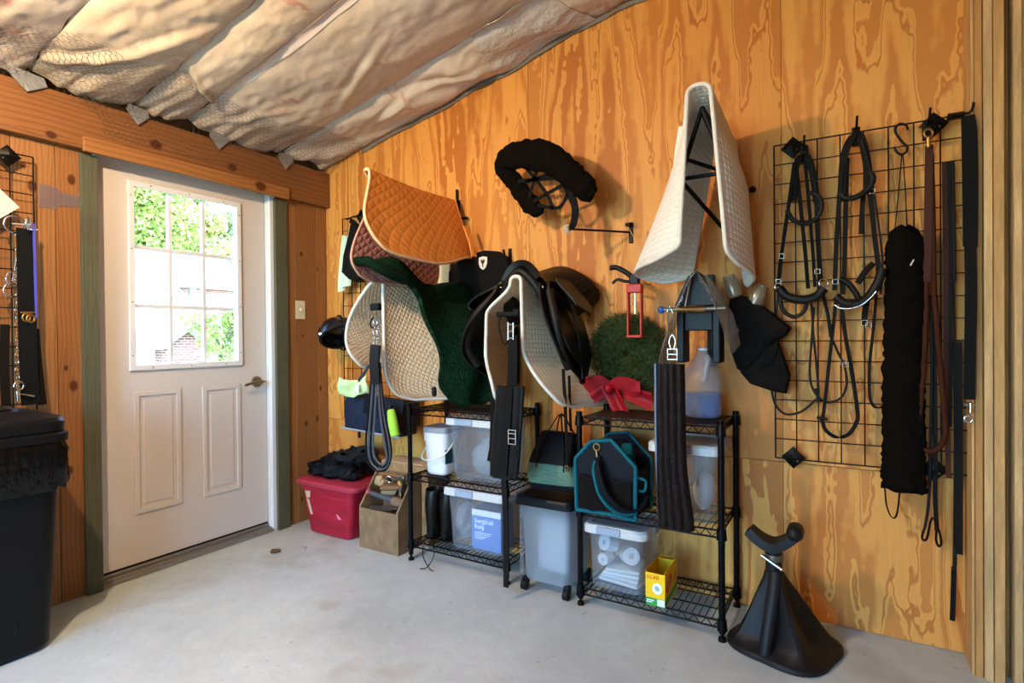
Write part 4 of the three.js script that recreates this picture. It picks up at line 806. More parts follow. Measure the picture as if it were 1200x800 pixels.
// teal trimmed tote
{
  const g = thing('grooming_tote', 'black grooming tote with teal piping beside the green bag', 'bag');
  const y0 = 0.4295, W = [[2.030, y0 + 0.005], [2.026, 0.655], [2.10, 0.735], [2.19, 0.748], [2.295, 0.645], [2.292, y0], [2.17, y0 + 0.008]];
  const zf = 0.405, zb = 0.20;
  M('front_panel', plate([...W].reverse().map((p) => p).reverse(), V(0, 0, zf - 0.012), V(1, 0, 0), V(0, 1, 0), 0.012, 0.003), mat.nylonBlack, g);
  M('back_panel', plate(W, V(0, 0, zb), V(1, 0, 0), V(0, 1, 0), 0.012, 0.003), mat.nylonBlack, g);
  M('floor_panel', bx(2.032, y0 + 0.0, zb + 0.012, 2.288, y0 + 0.012, zf - 0.012, 0.004), mat.nylonBlack, g);
  M('side_panel', bx(2.029, y0 + 0.005, zb + 0.012, 2.039, 0.62, zf - 0.012, 0.003), mat.nylonBlack, g);
  M('side_panel', bx(2.283, y0 + 0.005, zb + 0.012, 2.293, 0.62, zf - 0.012, 0.003), mat.nylonBlack, g);
  for (const z of [zf, zb]) M('teal_piping', tube(curve(W.flatMap((p, i) => { const q = W[(i + 1) % W.length]; return [0.03, 0.5, 0.97].map((t) => V(mix(p[0], q[0], t), mix(p[1], q[1], t), z)); }), true, 0.2), 0.0085, 160, 8, true), mat.teal, g, 'teal piping');
  for (const [a, b] of [[2.045, 2.16], [2.17, 2.278]]) { const p = M('pocket', sheet((u, v) => V(mix(a, b, u), mix(y0 + 0.02, 0.585, v) + 0.006 * Math.sin(u * 9), zf + 0.006 + 0.016 * Math.sin(u * Math.PI) * (0.4 + 0.6 * v)), 14, 10, 0.004), mat.clothBlack, g); M('elastic_hem', tube([0, 0.25, 0.5, 0.75, 1].map((u) => V(mix(a, b, u), 0.586 + 0.006 * Math.sin(u * 9), zf + 0.007 + 0.016 * Math.sin(u * Math.PI))), 0.004, 20, 6), mat.nylonBlack, p); }
  M('snap_ring', mg([new THREE.TorusGeometry(0.014, 0.0025, 6, 18).translate(2.128, 0.715, zf + 0.008), rod(V(2.128, 0.70, zf + 0.01), V(2.133, 0.672, zf + 0.014), 0.004, 8)]), mat.brass, g);
  const st = M('shoulder_strap', strap([V(2.133, 0.672, zf + 0.014), V(2.145, 0.63, zf + 0.05), V(2.185, 0.54, zf + 0.07), V(2.25, 0.48, zf + 0.055), V(2.30, 0.475, zf + 0.0), V(2.315, 0.52, zf - 0.06)], 0.042, 0.008, V(0.8, 0.35, 0.3), 44), mat.nylonBlack, g);
  M('strap_edge', strap([V(2.128, 0.66, zf + 0.02), V(2.135, 0.62, zf + 0.055), V(2.172, 0.53, zf + 0.076), V(2.24, 0.466, zf + 0.062), V(2.30, 0.458, zf + 0.004)], 0.012, 0.009, V(0.8, 0.35, 0.3), 40), mat.teal, st);
  M('side_strap', tube([V(2.295, 0.60, zf - 0.02), V(2.33, 0.59, zf - 0.02), V(2.325, 0.55, zf - 0.02), V(2.297, 0.545, zf - 0.03)], 0.006, 24, 6), mat.teal, g);
  for (let i = 0; i < 3; i++) M('brush', rb(0.05, 0.24, 0.04, 0.014).rotateZ(0.1 * (i - 1)).translate(2.09 + i * 0.07, 0.60, 0.29), [mat.plasticBlack, mat.navy, mat.teal][i], g);
  rebase(g);
}
{ // bins of the second unit
  rebase(clearBin('storage_bin', 'clear bin with white lid and cloths on the middle shelf under the blue jug', 2.325, 2.60, 0.4305, 0.752, 0.05, 0.335, mat.lidWhite, { latch: true, latchX: 0.1, taper: 0.012 }));
  const cl = (i, c, s, a, b, d) => { const m = M('folded_cloth', crumpled(c, s[0], s[1], s[2], 80 + i, 0.035), std(0xd9d8d2, 0.85)); tag(m, d, 'cloth'); };
  cl(0, V(2.52, 0.535, 0.20), [0.04, 0.085, 0.08], 0, 0, 'white bunched cloth standing in the bin under the blue jug');
  cl(1, V(2.43, 0.49, 0.2), [0.06, 0.045, 0.09], 0, 0, 'low white folded cloth in the bin under the blue jug');
  const lb = M('bin_sticker', rb(0.05, 0.075, 0.0015, 0.0006).translate(2.478, 0.655, 0.3255), std(0xd8d8d6, 0.6)); tag(lb, 'small white sticker on the front of the bin under the jug', 'sticker');
  rebase(clearBin('storage_bin', 'clear bin with white lid and bandage rolls on the bottom shelf beside the yellow box', 2.035, 2.312, 0.0805, 0.37, 0.05, 0.345, mat.lidWhite, { latch: true, latchX: 0.15, taper: 0.015 }));
  const roll = (c, r, l, rot, s, d) => { const g = thing('bandage_roll', d, 'bandage', 'bandage rolls in the lower bin', c); M('roll', new THREE.CylinderGeometry(r, r, l, 24), mat.plasticWhite, g); M('core', new THREE.CylinderGeometry(r * 0.35, r * 0.35, l + 0.002, 16), std(0xa9a49a, 0.8), g); M('wrap_end', new THREE.TorusGeometry(r * 0.72, 0.0015, 5, 28).rotateX(Math.PI / 2).translate(0, l / 2, 0), std(0xb8b4ac, 0.8), g); g.rotation.set(...rot); };
  roll(V(2.115, 0.255, 0.25), 0.034, 0.06, [1.2, 0, 0.4], 0, 'topmost white bandage roll in the lower clear bin');
  roll(V(2.205, 0.212, 0.235), 0.036, 0.10, [1.25, 0, -0.5], 0, 'long white bandage roll below the topmost roll in the clear bin');
  roll(V(2.105, 0.19, 0.255), 0.026, 0.06, [1.5, 0.2, 0.2], 0, 'thin short bandage roll resting on the folded wraps');
  for (let i = 0; i < 4; i++) { const m = M('folded_wrap', rb(0.19 - i * 0.012, 0.016, 0.16, 0.007).rotateY(0.1 * (i - 1.5)).translate(2.175, 0.098 + i * 0.0175, 0.2), std([0xd6d9d6, 0xcfd8d2, 0xdcdcd8, 0xd2dad6][i], 0.85)); tag(m, ['pale folded leg wrap at the very bottom of the lower clear bin', 'pale folded leg wrap second from the bottom of the bin stack', 'pale folded leg wrap third from the bottom of the bin stack', 'topmost pale folded leg wrap under the bandage rolls'][i], 'wrap', 'folded wraps in the lower bin'); }
}
{ // yellow carton of bags
  const face = (w, h, draw) => { const cv = document.createElement('canvas'); cv.width = w; cv.height = h; draw(cv.getContext('2d'), w, h); const t = new THREE.CanvasTexture(cv); t.colorSpace = THREE.SRGBColorSpace; return std(0xffffff, 0.5, { map: t }); };
  const fm = face(160, 256, (c, w, h) => { c.fillStyle = '#e8b90c'; c.fillRect(0, 0, w, h); c.fillStyle = '#2f8f3c'; c.fillRect(0, h - 62, w, 62); c.fillStyle = '#d8ded8'; c.fillRect(96, h - 58, 60, 52); c.fillStyle = '#c8281e'; c.font = 'bold 40px sans-serif'; c.fillText('GLAD', 10, 46); c.fillStyle = '#dfe4e2'; c.beginPath(); c.ellipse(96, 118, 40, 44, 0.3, 0, 7); c.fill(); c.fillStyle = '#8fa59a'; c.beginPath(); c.ellipse(94, 116, 22, 18, 0.8, 0, 7); c.fill(); c.fillStyle = '#f2f2f0'; c.fillRect(10, h - 46, 60, 8); c.fillRect(10, h - 30, 44, 6); });
  const sm = face(256, 256, (c, w, h) => { c.fillStyle = '#e3b20e'; c.fillRect(0, 0, w, h); c.fillStyle = '#c8281e'; c.beginPath(); c.moveTo(20, 110); c.lineTo(110, 40); c.lineTo(140, 100); c.lineTo(40, 180); c.fill(); c.fillStyle = '#f3e7d2'; c.font = 'bold 30px sans-serif'; c.save(); c.translate(46, 140); c.rotate(-0.7); c.fillText('GLAD', 0, 0); c.restore(); c.fillStyle = '#3c9448'; c.beginPath(); c.moveTo(0, h); c.lineTo(0, h - 50); c.lineTo(w, h - 90); c.lineTo(w, h - 40); c.fill(); c.fillStyle = '#555048'; for (let i = 0; i < 10; i++) c.fillRect(180, 70 + i * 8, 50, 3); });
  const g = thing('bag_carton', 'opened yellow and green cardboard carton lying on the bottom wire shelf', 'carton');
  const x0 = 2.322, x1 = 2.402, y0 = 0.0815, y1 = 0.225, z0 = 0.19, z1 = 0.372, plain = std(0xd9a912, 0.6), inner = std(0x8a6f4a, 0.85);
  M('front', bx(x0, y0, z1 - 0.002, x1, y1 - 0.01, z1), plain, g); M('front_print', new THREE.PlaneGeometry(x1 - x0, y1 - y0 - 0.01).translate((x0 + x1) / 2, (y0 + y1 - 0.01) / 2, z1 + 0.0004), fm, g);
  M('side', bx(x1 - 0.002, y0, z0, x1, y1, z1 - 0.0021), plain, g); M('side_print', new THREE.PlaneGeometry(z1 - z0, y1 - y0).rotateY(Math.PI / 2).translate(x1 + 0.0004, (y0 + y1) / 2, (z0 + z1) / 2), sm, g);
  M('side', bx(x0, y0, z0, x0 + 0.002, y1 - 0.004, z1 - 0.0021), plain, g); M('back', bx(x0 + 0.0021, y0, z0, x1 - 0.0021, y1, z0 + 0.002), plain, g);
  M('bottom', bx(x0 + 0.0021, y0, z0 + 0.0021, x1 - 0.0021, y0 + 0.002, z1 - 0.0021), inner, g);
  M('torn_flap', plate([[0, 0], [0.075, 0], [0.07, 0.05], [0.03, 0.06], [0.0, 0.03]], V(x0 + 0.002, y1 - 0.002, z0 + 0.005), V(1, 0, 0), V(0, 0.2, 1).normalize(), 0.0015, 0), plain, g);
  M('bag_roll', new THREE.CylinderGeometry(0.028, 0.028, 0.15, 18).rotateX(Math.PI / 2).translate((x0 + x1) / 2, y0 + 0.032, (z0 + z1) / 2 - 0.01), mat.plasticBlack, g);
  rebase(g);
}
{ // jug of blue liquid
  const g = thing('plastic_jug', 'translucent gallon jug half full of blue liquid on the wire shelf', 'jug'), c = V(2.508, 0.833, 0.165), lat = (p) => new THREE.LatheGeometry(p.map(([r, y]) => new THREE.Vector2(r, y)), 40).translate(c.x, c.y, c.z);
  M('body', lat([[0.002, 0.002], [0.062, 0.002], [0.074, 0.01], [0.077, 0.03], [0.0775, 0.155], [0.078, 0.165], [0.072, 0.19], [0.05, 0.235], [0.026, 0.27], [0.0195, 0.28], [0.019, 0.298]]), phys(0xe2eaf2, 0.24, { transmission: 0.84, thickness: 0, specularIntensity: 0.4 }), g);
  M('liquid', lat([[0, 0.005], [0.06, 0.005], [0.0725, 0.013], [0.0755, 0.032], [0.0758, 0.105], [0, 0.105]]), std(0x2a68ae, 0.3), g, 'blue liquid');
  M('neck_ring', lat([[0.019, 0.284], [0.0225, 0.286], [0.0225, 0.292], [0.019, 0.294]]), mat.plasticWhite, g);
  M('handle', tube([V(c.x + 0.022, c.y + 0.262, c.z + 0.02), V(c.x + 0.035, c.y + 0.245, c.z + 0.055), V(c.x + 0.03, c.y + 0.205, c.z + 0.078), V(c.x + 0.02, c.y + 0.16, c.z + 0.078)], 0.009, 30, 10), phys(0xe2eaf2, 0.3, { transmission: 0.8, thickness: 0 }), g);
  rebase(g);
}
{ // wreath with a red bow
  const g = thing('wreath', 'dark evergreen wreath with a red bow leaning on the plywood', 'wreath');
  const c = V(2.15, 1.10, 0.085), R = 0.108, N = [];
  M('ring', new THREE.TorusGeometry(R, 0.045, 10, 32).translate(c.x, c.y, c.z), std(0x39431f, 0.9), g);
  const pos = [];
  for (let i = 0; i < 13000; i++) {
    const a = rnd() * 6.283, b = rnd() * 6.283, r = 0.03 + 0.05 * Math.sqrt(rnd());
    const o = V(c.x + Math.cos(a) * (R + Math.cos(b) * r), c.y + Math.sin(a) * (R + Math.cos(b) * r), c.z + Math.sin(b) * r * 0.75);
    const d = V(-Math.sin(a) * 0.5 + Math.cos(a) * Math.cos(b) * 0.5 + rr(-0.9, 0.9), Math.cos(a) * 0.5 + Math.sin(a) * Math.cos(b) * 0.5 + rr(-0.9, 0.9), Math.sin(b) * 0.6 + rr(-0.8, 0.8)).normalize(), s = V(rr(-1, 1), rr(-1, 1), rr(-1, 1)).cross(d).normalize().multiplyScalar(0.0021), e = o.clone().addScaledVector(d, rr(0.018, 0.042));
    if (e.z < 0.004 || o.z < 0.004) continue;
    pos.push(o.x - s.x, o.y - s.y, o.z - s.z, o.x + s.x, o.y + s.y, o.z + s.z, e.x, e.y, e.z);
  }
  const geo = new THREE.BufferGeometry(); geo.setAttribute('position', new THREE.Float32BufferAttribute(pos, 3)); geo.computeVertexNormals();
  M('needles', geo, std(0x39431f, 0.85, { side: THREE.DoubleSide }), g).userData.kind = 'stuff';
  const b = (pts, w) => strap(pts, w, 0.002, (t) => V(0.1, 0.6 * Math.sin(t * 7), 1), 40);
  const k = V(2.095, 0.94, 0.17);
  M('bow_loop', strap([k, k.clone().add(V(-0.05, 0.035, 0.02)), k.clone().add(V(-0.105, 0.01, 0.02)), k.clone().add(V(-0.06, -0.02, 0.0)), k], 0.06, 0.002, V(0, 1, 0.35), 40), mat.ribbon, g, 'red ribbon loop');
  M('bow_loop', strap([k, k.clone().add(V(0.06, 0.03, 0.01)), k.clone().add(V(0.125, 0.01, 0.0)), k.clone().add(V(0.07, -0.02, -0.02)), k], 0.06, 0.002, V(0, 1, 0.35), 40), mat.ribbon, g, 'red ribbon loop');
  M('bow_tail', sheet((u, v) => k.clone().add(V(mix(-0.02, -0.14, v) + (u - 0.5) * 0.06, mix(0.0, -0.085, v) + (u - 0.5) * -0.05 * (1 - v), 0.01 * Math.sin(u * 6))), 8, 10, 0.002), mat.ribbon, g);
  M('bow_tail', sheet((u, v) => k.clone().add(V(mix(0.0, 0.055, v) + (u - 0.5) * 0.08, mix(0.0, -0.10, v), 0.012 * Math.sin(u * 7 + 1))), 8, 10, 0.002), mat.ribbon, g);
  M('bow_tail', sheet((u, v) => k.clone().add(V(mix(0.02, 0.19, v), mix(0.01, -0.055, v) + (u - 0.5) * 0.08, -0.02 + 0.01 * Math.sin(u * 6 + 2))), 8, 10, 0.002), mat.ribbon, g);
  M('bow_knot', rough(new THREE.IcosahedronGeometry(0.024, 5), 0.01, 40, 4).translate(k.x, k.y, k.z + 0.012), mat.ribbon, g);
  rebase(g);
}
{ // red caulking gun on a cord
  const g = thing('caulking_gun', 'red caulking gun with black handles hung in front of the wreath', 'tool');
  const T = PZ(744, 338, 0.165), Bm = PZ(745, 394, 0.165), w = 0.03, L = T.y - Bm.y, x = T.x;
  for (const s of [-1, 1]) M('side_rail', rb(0.009, L, 0.03, 0.003).translate(x + s * w, (T.y + Bm.y) / 2, 0.165), mat.redPaint, g);
  M('end_plate', rb(0.07, 0.012, 0.045, 0.003).translate(x, Bm.y, 0.165), mat.redPaint, g);
  M('back_plate', rb(0.07, 0.04, 0.045, 0.006).translate(x, T.y, 0.165), mat.redPaint, g);
  M('plunger_rod', rod(V(x, T.y + 0.085, 0.165), V(x, Bm.y + 0.1, 0.165), 0.004, 8), mat.chrome, g);
  M('grip', tube([V(x - 0.004, T.y + 0.045, 0.165), V(x - 0.04, T.y + 0.075, 0.166), V(x - 0.085, T.y + 0.1, 0.168), V(x - 0.115, T.y + 0.10, 0.168)], 0.0115, 30, 8), mat.plasticBlack, g);
  M('trigger', tube([V(x - 0.004, T.y + 0.03, 0.165), V(x - 0.045, T.y + 0.035, 0.166), V(x - 0.08, T.y + 0.045, 0.168), V(x - 0.105, T.y + 0.03, 0.168)], 0.007, 30, 8), mat.plasticBlack, g);
  M('body_block', rb(0.045, 0.05, 0.035, 0.008).translate(x, T.y + 0.04, 0.165), mat.plasticBlack, g);
  M('hang_cord', tube([V(x + 0.01, T.y + 0.05, 0.16), V(x + 0.006, T.y + 0.16, 0.09), V(2.138, 1.70, 0.02)], 0.0018, 20, 5), std(0xb9a07a, 0.8), g);
  rebase(g);
}
// plastic draped saddle bracket above the jug
{
  const g = thing('saddle_bracket', 'black saddle bracket with steel cross bar above the jug', 'rack');
  M('gable_plate', plate([[2.43, 1.30], [2.60, 1.30], [2.545, 1.42], [2.515, 1.44], [2.485, 1.42]], V(0, 0, 0.30), V(1, 0, 0), V(0, 1, 0), 0.012, 0.003), mat.plasticBlack, g);
  M('ridge', rod(V(2.515, 1.41, 0.0045), V(2.515, 1.425, 0.30), 0.016, 12), mat.plasticBlack, g);
  M('cross_bar', rod(PZ(776, 363, 0.36), PZ(850, 361, 0.34), 0.009, 12), mat.galv, g);
  M('bar_tip', new THREE.SphereGeometry(0.015, 14, 10).translate(...PZ(775, 363, 0.36).toArray()), std(0x2b4a86, 0.4), g, 'blue rubber tip');
  M('coil', mg(Array.from({ length: 18 }, (_, i) => { const p = PZ(794 + i * 1.9, 362.6, 0.355); return new THREE.TorusGeometry(0.011, 0.002, 5, 12).rotateY(Math.PI / 2).translate(p.x, p.y, p.z); })), mat.brass, g);
  for (const x of [2.435, 2.575]) M('leg_board', bx(x, 1.07, 0.2, x + 0.03, 1.305, 0.295, 0.006), mat.plasticBlack, g);
  M('cross_board', bx(2.465, 1.20, 0.26, 2.575, 1.30, 0.285, 0.005), mat.plasticBlack, g);
  M('wall_post', bx(2.50, 1.04, 0.004, 2.53, 1.45, 0.03, 0.004), mat.plasticBlack, g);
  M('front_strut', rod(PZ(803, 360, 0.345), PZ(810, 322, 0.325), 0.005, 8), mat.galv, g);
  rebase(g);
  const d = thing('plastic_cover', 'crinkled clear plastic sheet draped over the black bracket', 'plastic sheet');
  const cr = (u, v, s) => 0.016 * (fbm(u * 9, v * 9, s, 3) - 0.5);
  M('film', sheet((u, v) => { const a = PZ(mix(818, 774, Math.pow(v, 0.75)) - 6 * Math.sin(u * 3), mix(318, 440, v * (0.82 + 0.18 * u)), 0.345 - 0.02 * u); a.x += -0.03 * Math.sin(v * Math.PI) * (u) + cr(u, v, 610); a.z += mix(0.02, -0.17, u) + cr(u, v, 611) * 2; return a; }, 40, 50, 0.0006), mat.clearBag, d);
  M('film', sheet((u, v) => { const a = PZ(mix(814, 858, Math.pow(v, 0.7)), mix(318, 415, v * (1 - 0.1 * u)), 0.345); a.x += 0.02 * Math.sin(v * Math.PI) * u + cr(u, v, 620); a.z += mix(0.02, -0.17, u) + cr(u, v, 621) * 2; return a; }, 40, 50, 0.0006), mat.clearBag, d);
  rebase(d);
}
{ // brown ribbed girth on snaps
  const g = thing('girth', 'dark brown ribbed leather girth hanging in front of the blue jug', 'girth');
  const Z = 0.44, top = PZ(784, 426, Z), bot = PZ(789, 618, Z), w = 0.105;
  const geo = sheet((u, v) => { const p = top.clone().lerp(bot, v); return V(p.x + (u - 0.5) * (w + 0.022 * sst(0.5, 1, v)) + 0.012 * sst(0.6, 1, v), p.y, Z + 0.01 * Math.abs(Math.sin(u * Math.PI * 4)) + 0.012 * Math.sin(v * 2.2) - 0.012 * Math.pow(2 * u - 1, 2)); }, 48, 40, 0.014, 0.1, 0.6, 0.9);
  M('leather_strip', geo, std(0x1c120e, 0.5, { specularIntensity: 0.22, map: rep(scuffTex, 4, 4), bumpMap: rep(grainBump, 12, 4), bumpScale: 0.003 }), g);
  M('rolled_edge', tube([top.clone().add(V(-w / 2, 0, 0)), top.clone().lerp(bot, 0.5).add(V(-w / 2 - 0.004, 0, 0.004)), bot.clone().add(V(-w / 2 + 0.002, 0, 0))], 0.006, 30, 8), std(0x5f6d8a, 0.45), g, 'blue grey rolled edge');
  const b = PZ(788, 415, Z + 0.008), h = PZ(785, 363, 0.372);
  M('buckle', mg([-1, 1].flatMap((s) => [rod(b.clone().add(V(s * 0.018, -0.022, 0)), b.clone().add(V(s * 0.018, 0.022, 0)), 0.003, 8)]).concat([-1, 0, 1].map((s) => rod(b.clone().add(V(-0.018, s * 0.02, 0)), b.clone().add(V(0.018, s * 0.02, 0)), 0.003, 8)))), mat.chrome, g);
  M('snap_hook', mg([tube([b.clone().add(V(-0.006, 0.02, 0)), b.clone().add(V(-0.012, 0.05, 0)), b.clone().add(V(0, 0.075, 0)), b.clone().add(V(0.012, 0.05, 0)), b.clone().add(V(0.006, 0.02, 0))], 0.0032, 36, 8)]), mat.chrome, g);
  M('link_bar', tube([b.clone().add(V(-0.008, 0.06, 0)), h.clone().add(V(-0.010, -0.02, 0.0)), h.clone().add(V(-0.002, 0.014, 0)), h.clone().add(V(0.012, -0.02, 0)), b.clone().add(V(0.008, 0.06, 0))], 0.003, 50, 8), mat.chrome, g);
  rebase(g);
}
{ // black fabric bag beside the wire grid
  const g = thing('fabric_bag', 'soft black fabric bag slumped beside the wire grid', 'bag');
  const poly = (pts, z) => pts.map(([u, v]) => { const p = PZ(u, v, z); return [p.x, p.y]; }).reverse();
  const puff = (pts, z, th, m, n) => M(n, plate(poly(pts, z), V(0, 0, z - th), V(1, 0, 0), V(0, 1, 0), th, th * 0.42), m, g);
  puff([[853, 348], [868, 345], [885, 352], [905, 366], [927, 384], [921, 393], [905, 402], [898, 424], [890, 450], [862, 432], [856, 415], [850, 380]], 0.13, 0.07, mat.clothBlack, 'body');
  puff([[900, 404], [912, 400], [926, 440], [921, 462], [905, 459], [878, 450], [866, 436], [880, 425]], 0.155, 0.06, mat.clothBlack, 'flap');
  M('cinch_cord', tube([PZ(910, 408, 0.158), PZ(903, 425, 0.16), PZ(890, 432, 0.16)], 0.004, 20, 6), mat.webbing, g);
  rebase(g);
  const j = (c, s, d) => { const m = M('glass_jar', new THREE.LatheGeometry([[0, -0.05], [0.028, -0.05], [0.034, -0.04], [0.034, 0.02], [0.024, 0.035], [0.024, 0.05]].map(([r, y]) => new THREE.Vector2(r, y)), 24).rotateZ(s).translate(c.x, c.y, c.z), phys(0xb59f80, 0.15, { transmission: 0.7, thickness: 0 })); tag(m, d, 'jar'); };
  j(PZ(858, 336, 0.11), 0.3, 'amber glass jar hanging below the right flap of the high white pad');
  j(PZ(888, 348, 0.09), -0.4, 'amber glass jar resting on the slumped black fabric bag');
}
// ---------- along the floor ----------
{ // red tote and the dark clothes on it
  const g = thing('storage_tote', 'faded red plastic storage tote in the room corner', 'storage tote');
  const cx = 0.365, cz = 0.195, R = (y, w, d, r = 0.04) => rring(cx, y, cz, w, d, r, 6);
  M('tub', loft([R(0.001, 0.165, 0.118), R(0.012, 0.178, 0.13), R(0.20, 0.208, 0.145), R(0.262, 0.216, 0.148), R(0.263, 0.226, 0.154), R(0.30, 0.232, 0.157)], true, true, 0.5), mat.plasticRed, g);
  M('lid', loft([R(0.296, 0.262, 0.168, 0.05), R(0.312, 0.266, 0.172, 0.05), R(0.324, 0.258, 0.166, 0.05), R(0.33, 0.235, 0.15, 0.04), R(0.333, 0.2, 0.12, 0.03)], true, true, 0.5), mat.plasticRedLid, g, 'pinkish faded red lid');
  const tp = (pts, z) => plate(pts, V(0.215, 0.25, cz + 0.149), V(1, 0, 0), V(0, 1, -0.0).normalize(), 0.0012, 0);
  M('tape_scrap', mg([tp([[-0.03, 0.006], [0.02, 0.01], [0.014, -0.03], [-0.012, -0.034]]), plate([[-0.012, 0.0], [0.012, -0.004], [0.03, -0.095], [0.012, -0.1]], V(0.212, 0.212, cz + 0.1485), V(1, 0, 0), V(0, 1, 0.10).normalize(), 0.0012, 0)]), std(0xb9a183, 0.7), g, 'torn tan tape scraps');
  M('label_scrap', plate([[-0.02, 0.02], [0.0, 0.012], [0.025, -0.015], [0.014, -0.045], [-0.002, -0.03]].reverse(), V(0.47, 0.13, cz + 0.1385), V(1, 0, 0), V(0, 1, 0.11).normalize(), 0.0012, 0), std(0xc87a84, 0.7), g, 'pale sticker residue');
  rebase(g);
  const cl = (i, x, z, y, w, d, h, rot, label, m) => { const c = thing('folded_garment', label, 'clothing', null, V(x, y, z)); M('cloth', rough(new THREE.BoxGeometry(w, h, d, 36, 8, 26), 0.07, 15, 900 + i), m, c); M('fold', rough(new THREE.BoxGeometry(w * 0.75, h * 0.7, d * 0.6, 30, 6, 22), 0.07, 18, 930 + i).translate(0.02, h * 0.55, -0.01), m, c); c.rotation.y = rot; };
  cl(0, 0.35, 0.19, 0.39, 0.36, 0.24, 0.065, 0.1, 'dark crumpled jacket spread on the red tote lid', mat.nylonBlack);
  cl(1, 0.45, 0.17, 0.465, 0.22, 0.18, 0.04, -0.3, 'charcoal folded garment on top of the jacket pile on the red tote', std(0x26272a, 0.6, { bumpMap: rep(crumpleBump, 6, 6), bumpScale: 0.006 }));
}
{ // carton behind, wooden caddy in front
  const c = thing('cardboard_box', 'plain cardboard box behind the wooden tool caddy', 'box');
  M('box', rb(0.36, 0.45, 0.145, 0.003).translate(0.815, 0.225, 0.078), mat.carton, c);
  M('top_flap', rb(0.355, 0.004, 0.07, 0.001).translate(0.815, 0.4525, 0.113), std(0xbfa583, 0.8), c);
  M('top_flap', rb(0.355, 0.004, 0.068, 0.001).rotateX(0.03).translate(0.815, 0.453, 0.041), std(0xb99d7a, 0.8), c);
  rebase(c);
  const g = thing('tool_caddy', 'open plywood tool caddy with sloping sides full of tools', 'tool box');
  const x0 = 0.655, x1 = 0.947, zb = 0.158, zf = 0.35;
  M('front', planarUV(bx(x0 + 0.013, 0.0, zf - 0.013, x1 - 0.013, 0.225, zf, 0.0015)), mat.boxWood, g);
  M('back', planarUV(bx(x0 + 0.013, 0.0, zb, x1 - 0.013, 0.40, zb + 0.012, 0.0015)), mat.boxWood, g);
  for (const x of [x0, x1 - 0.012]) M('side', planarUV(plate([[-zf, 0.0], [-zb, 0.0], [-zb, 0.42], [-(zb + 0.05), 0.42], [-(zf - 0.02), 0.26], [-zf, 0.235]], V(x, 0, 0), V(0, 0, -1), V(0, 1, 0), 0.012, 0.001)), mat.boxWood, g);
  M('bottom', bx(x0 + 0.013, 0.004, zb + 0.013, x1 - 0.013, 0.016, zf - 0.014), mat.boxWood, g);
  M('carry_bar', rod(V(x0 + 0.01, 0.385, zb + 0.04), V(x1 - 0.01, 0.385, zb + 0.04), 0.011, 12), std(0x8a6038, 0.7), g);
  rebase(g);
  const put = (name, label, cat, parts, p, rot) => { const t = thing(name, label, cat, null, p); parts.forEach(([n, geo, m]) => M(n, geo, m, t)); t.rotation.set(...rot); };
  put('mallet', 'grey handled mallet lying across the tool caddy', 'tool', [['handle', new THREE.CylinderGeometry(0.013, 0.016, 0.17, 14).rotateZ(Math.PI / 2), std(0x474a50, 0.5)], ['pommel', new THREE.CylinderGeometry(0.019, 0.019, 0.02, 16).rotateZ(Math.PI / 2).translate(-0.09, 0, 0), std(0xa04a3c, 0.6)], ['head', new THREE.CapsuleGeometry(0.027, 0.05, 6, 16).rotateZ(Math.PI / 2).translate(0.12, 0, 0), std(0x6f5842, 0.7)]], V(0.765, 0.285, 0.285), [0, 0.1, -0.18]);
  put('twine_ball', 'pale ball of twine in the tool caddy', 'twine', [['ball', rough(new THREE.IcosahedronGeometry(0.03, 6), 0.012, 60, 8), std(0xa58863, 0.85)]], V(0.735, 0.365, 0.262), [0, 0, 0]);
  put('tape_ring', 'steel ring leaning on the twine in the tool caddy', 'ring', [['ring', new THREE.TorusGeometry(0.022, 0.005, 8, 24), mat.chrome]], V(0.805, 0.382, 0.262), [0.5, 0.2, 0]);
  put('wood_brush', 'brown wooden brush lying in the tool caddy', 'brush', [['back', rb(0.12, 0.028, 0.05, 0.012), std(0x7a5636, 0.6)], ['bristles', rb(0.11, 0.025, 0.042, 0.004).translate(0, -0.026, 0), std(0x8a7a60, 0.95)]], V(0.80, 0.335, 0.245), [0.3, 0.5, -0.15]);
  put('pliers', 'black pliers standing in the tool caddy', 'tool', [['grip', tube([V(-0.02, -0.09, 0), V(-0.018, -0.03, 0), V(0.0, 0.0, 0)], 0.007, 20, 8), mat.plasticBlack], ['grip', tube([V(0.02, -0.09, 0), V(0.018, -0.03, 0), V(0.0, 0.0, 0)], 0.007, 20, 8), mat.plasticBlack], ['jaws', new THREE.ConeGeometry(0.014, 0.06, 8).translate(0, 0.02, 0), mat.galv]], V(0.885, 0.335, 0.255), [0.2, 0, -0.5]);
  put('hammer', 'hammer with yellow wooden handle standing in the tool caddy', 'tool', [['handle', new THREE.CylinderGeometry(0.011, 0.013, 0.26, 12), std(0xb98a45, 0.6)], ['head', rb(0.09, 0.026, 0.026, 0.008).translate(0, 0.13, 0), mat.galv]], V(0.872, 0.255, 0.228), [-0.1, 0, 0.28]);
  put('hoof_rasp', 'flat steel rasp lying low in the tool caddy', 'tool', [['blade', rb(0.18, 0.006, 0.035, 0.001), mat.galv], ['tang', new THREE.ConeGeometry(0.006, 0.06, 8).rotateZ(-Math.PI / 2).translate(0.12, 0, 0), mat.galv]], V(0.79, 0.232, 0.318), [0.4, 0.05, 0.1]);
}
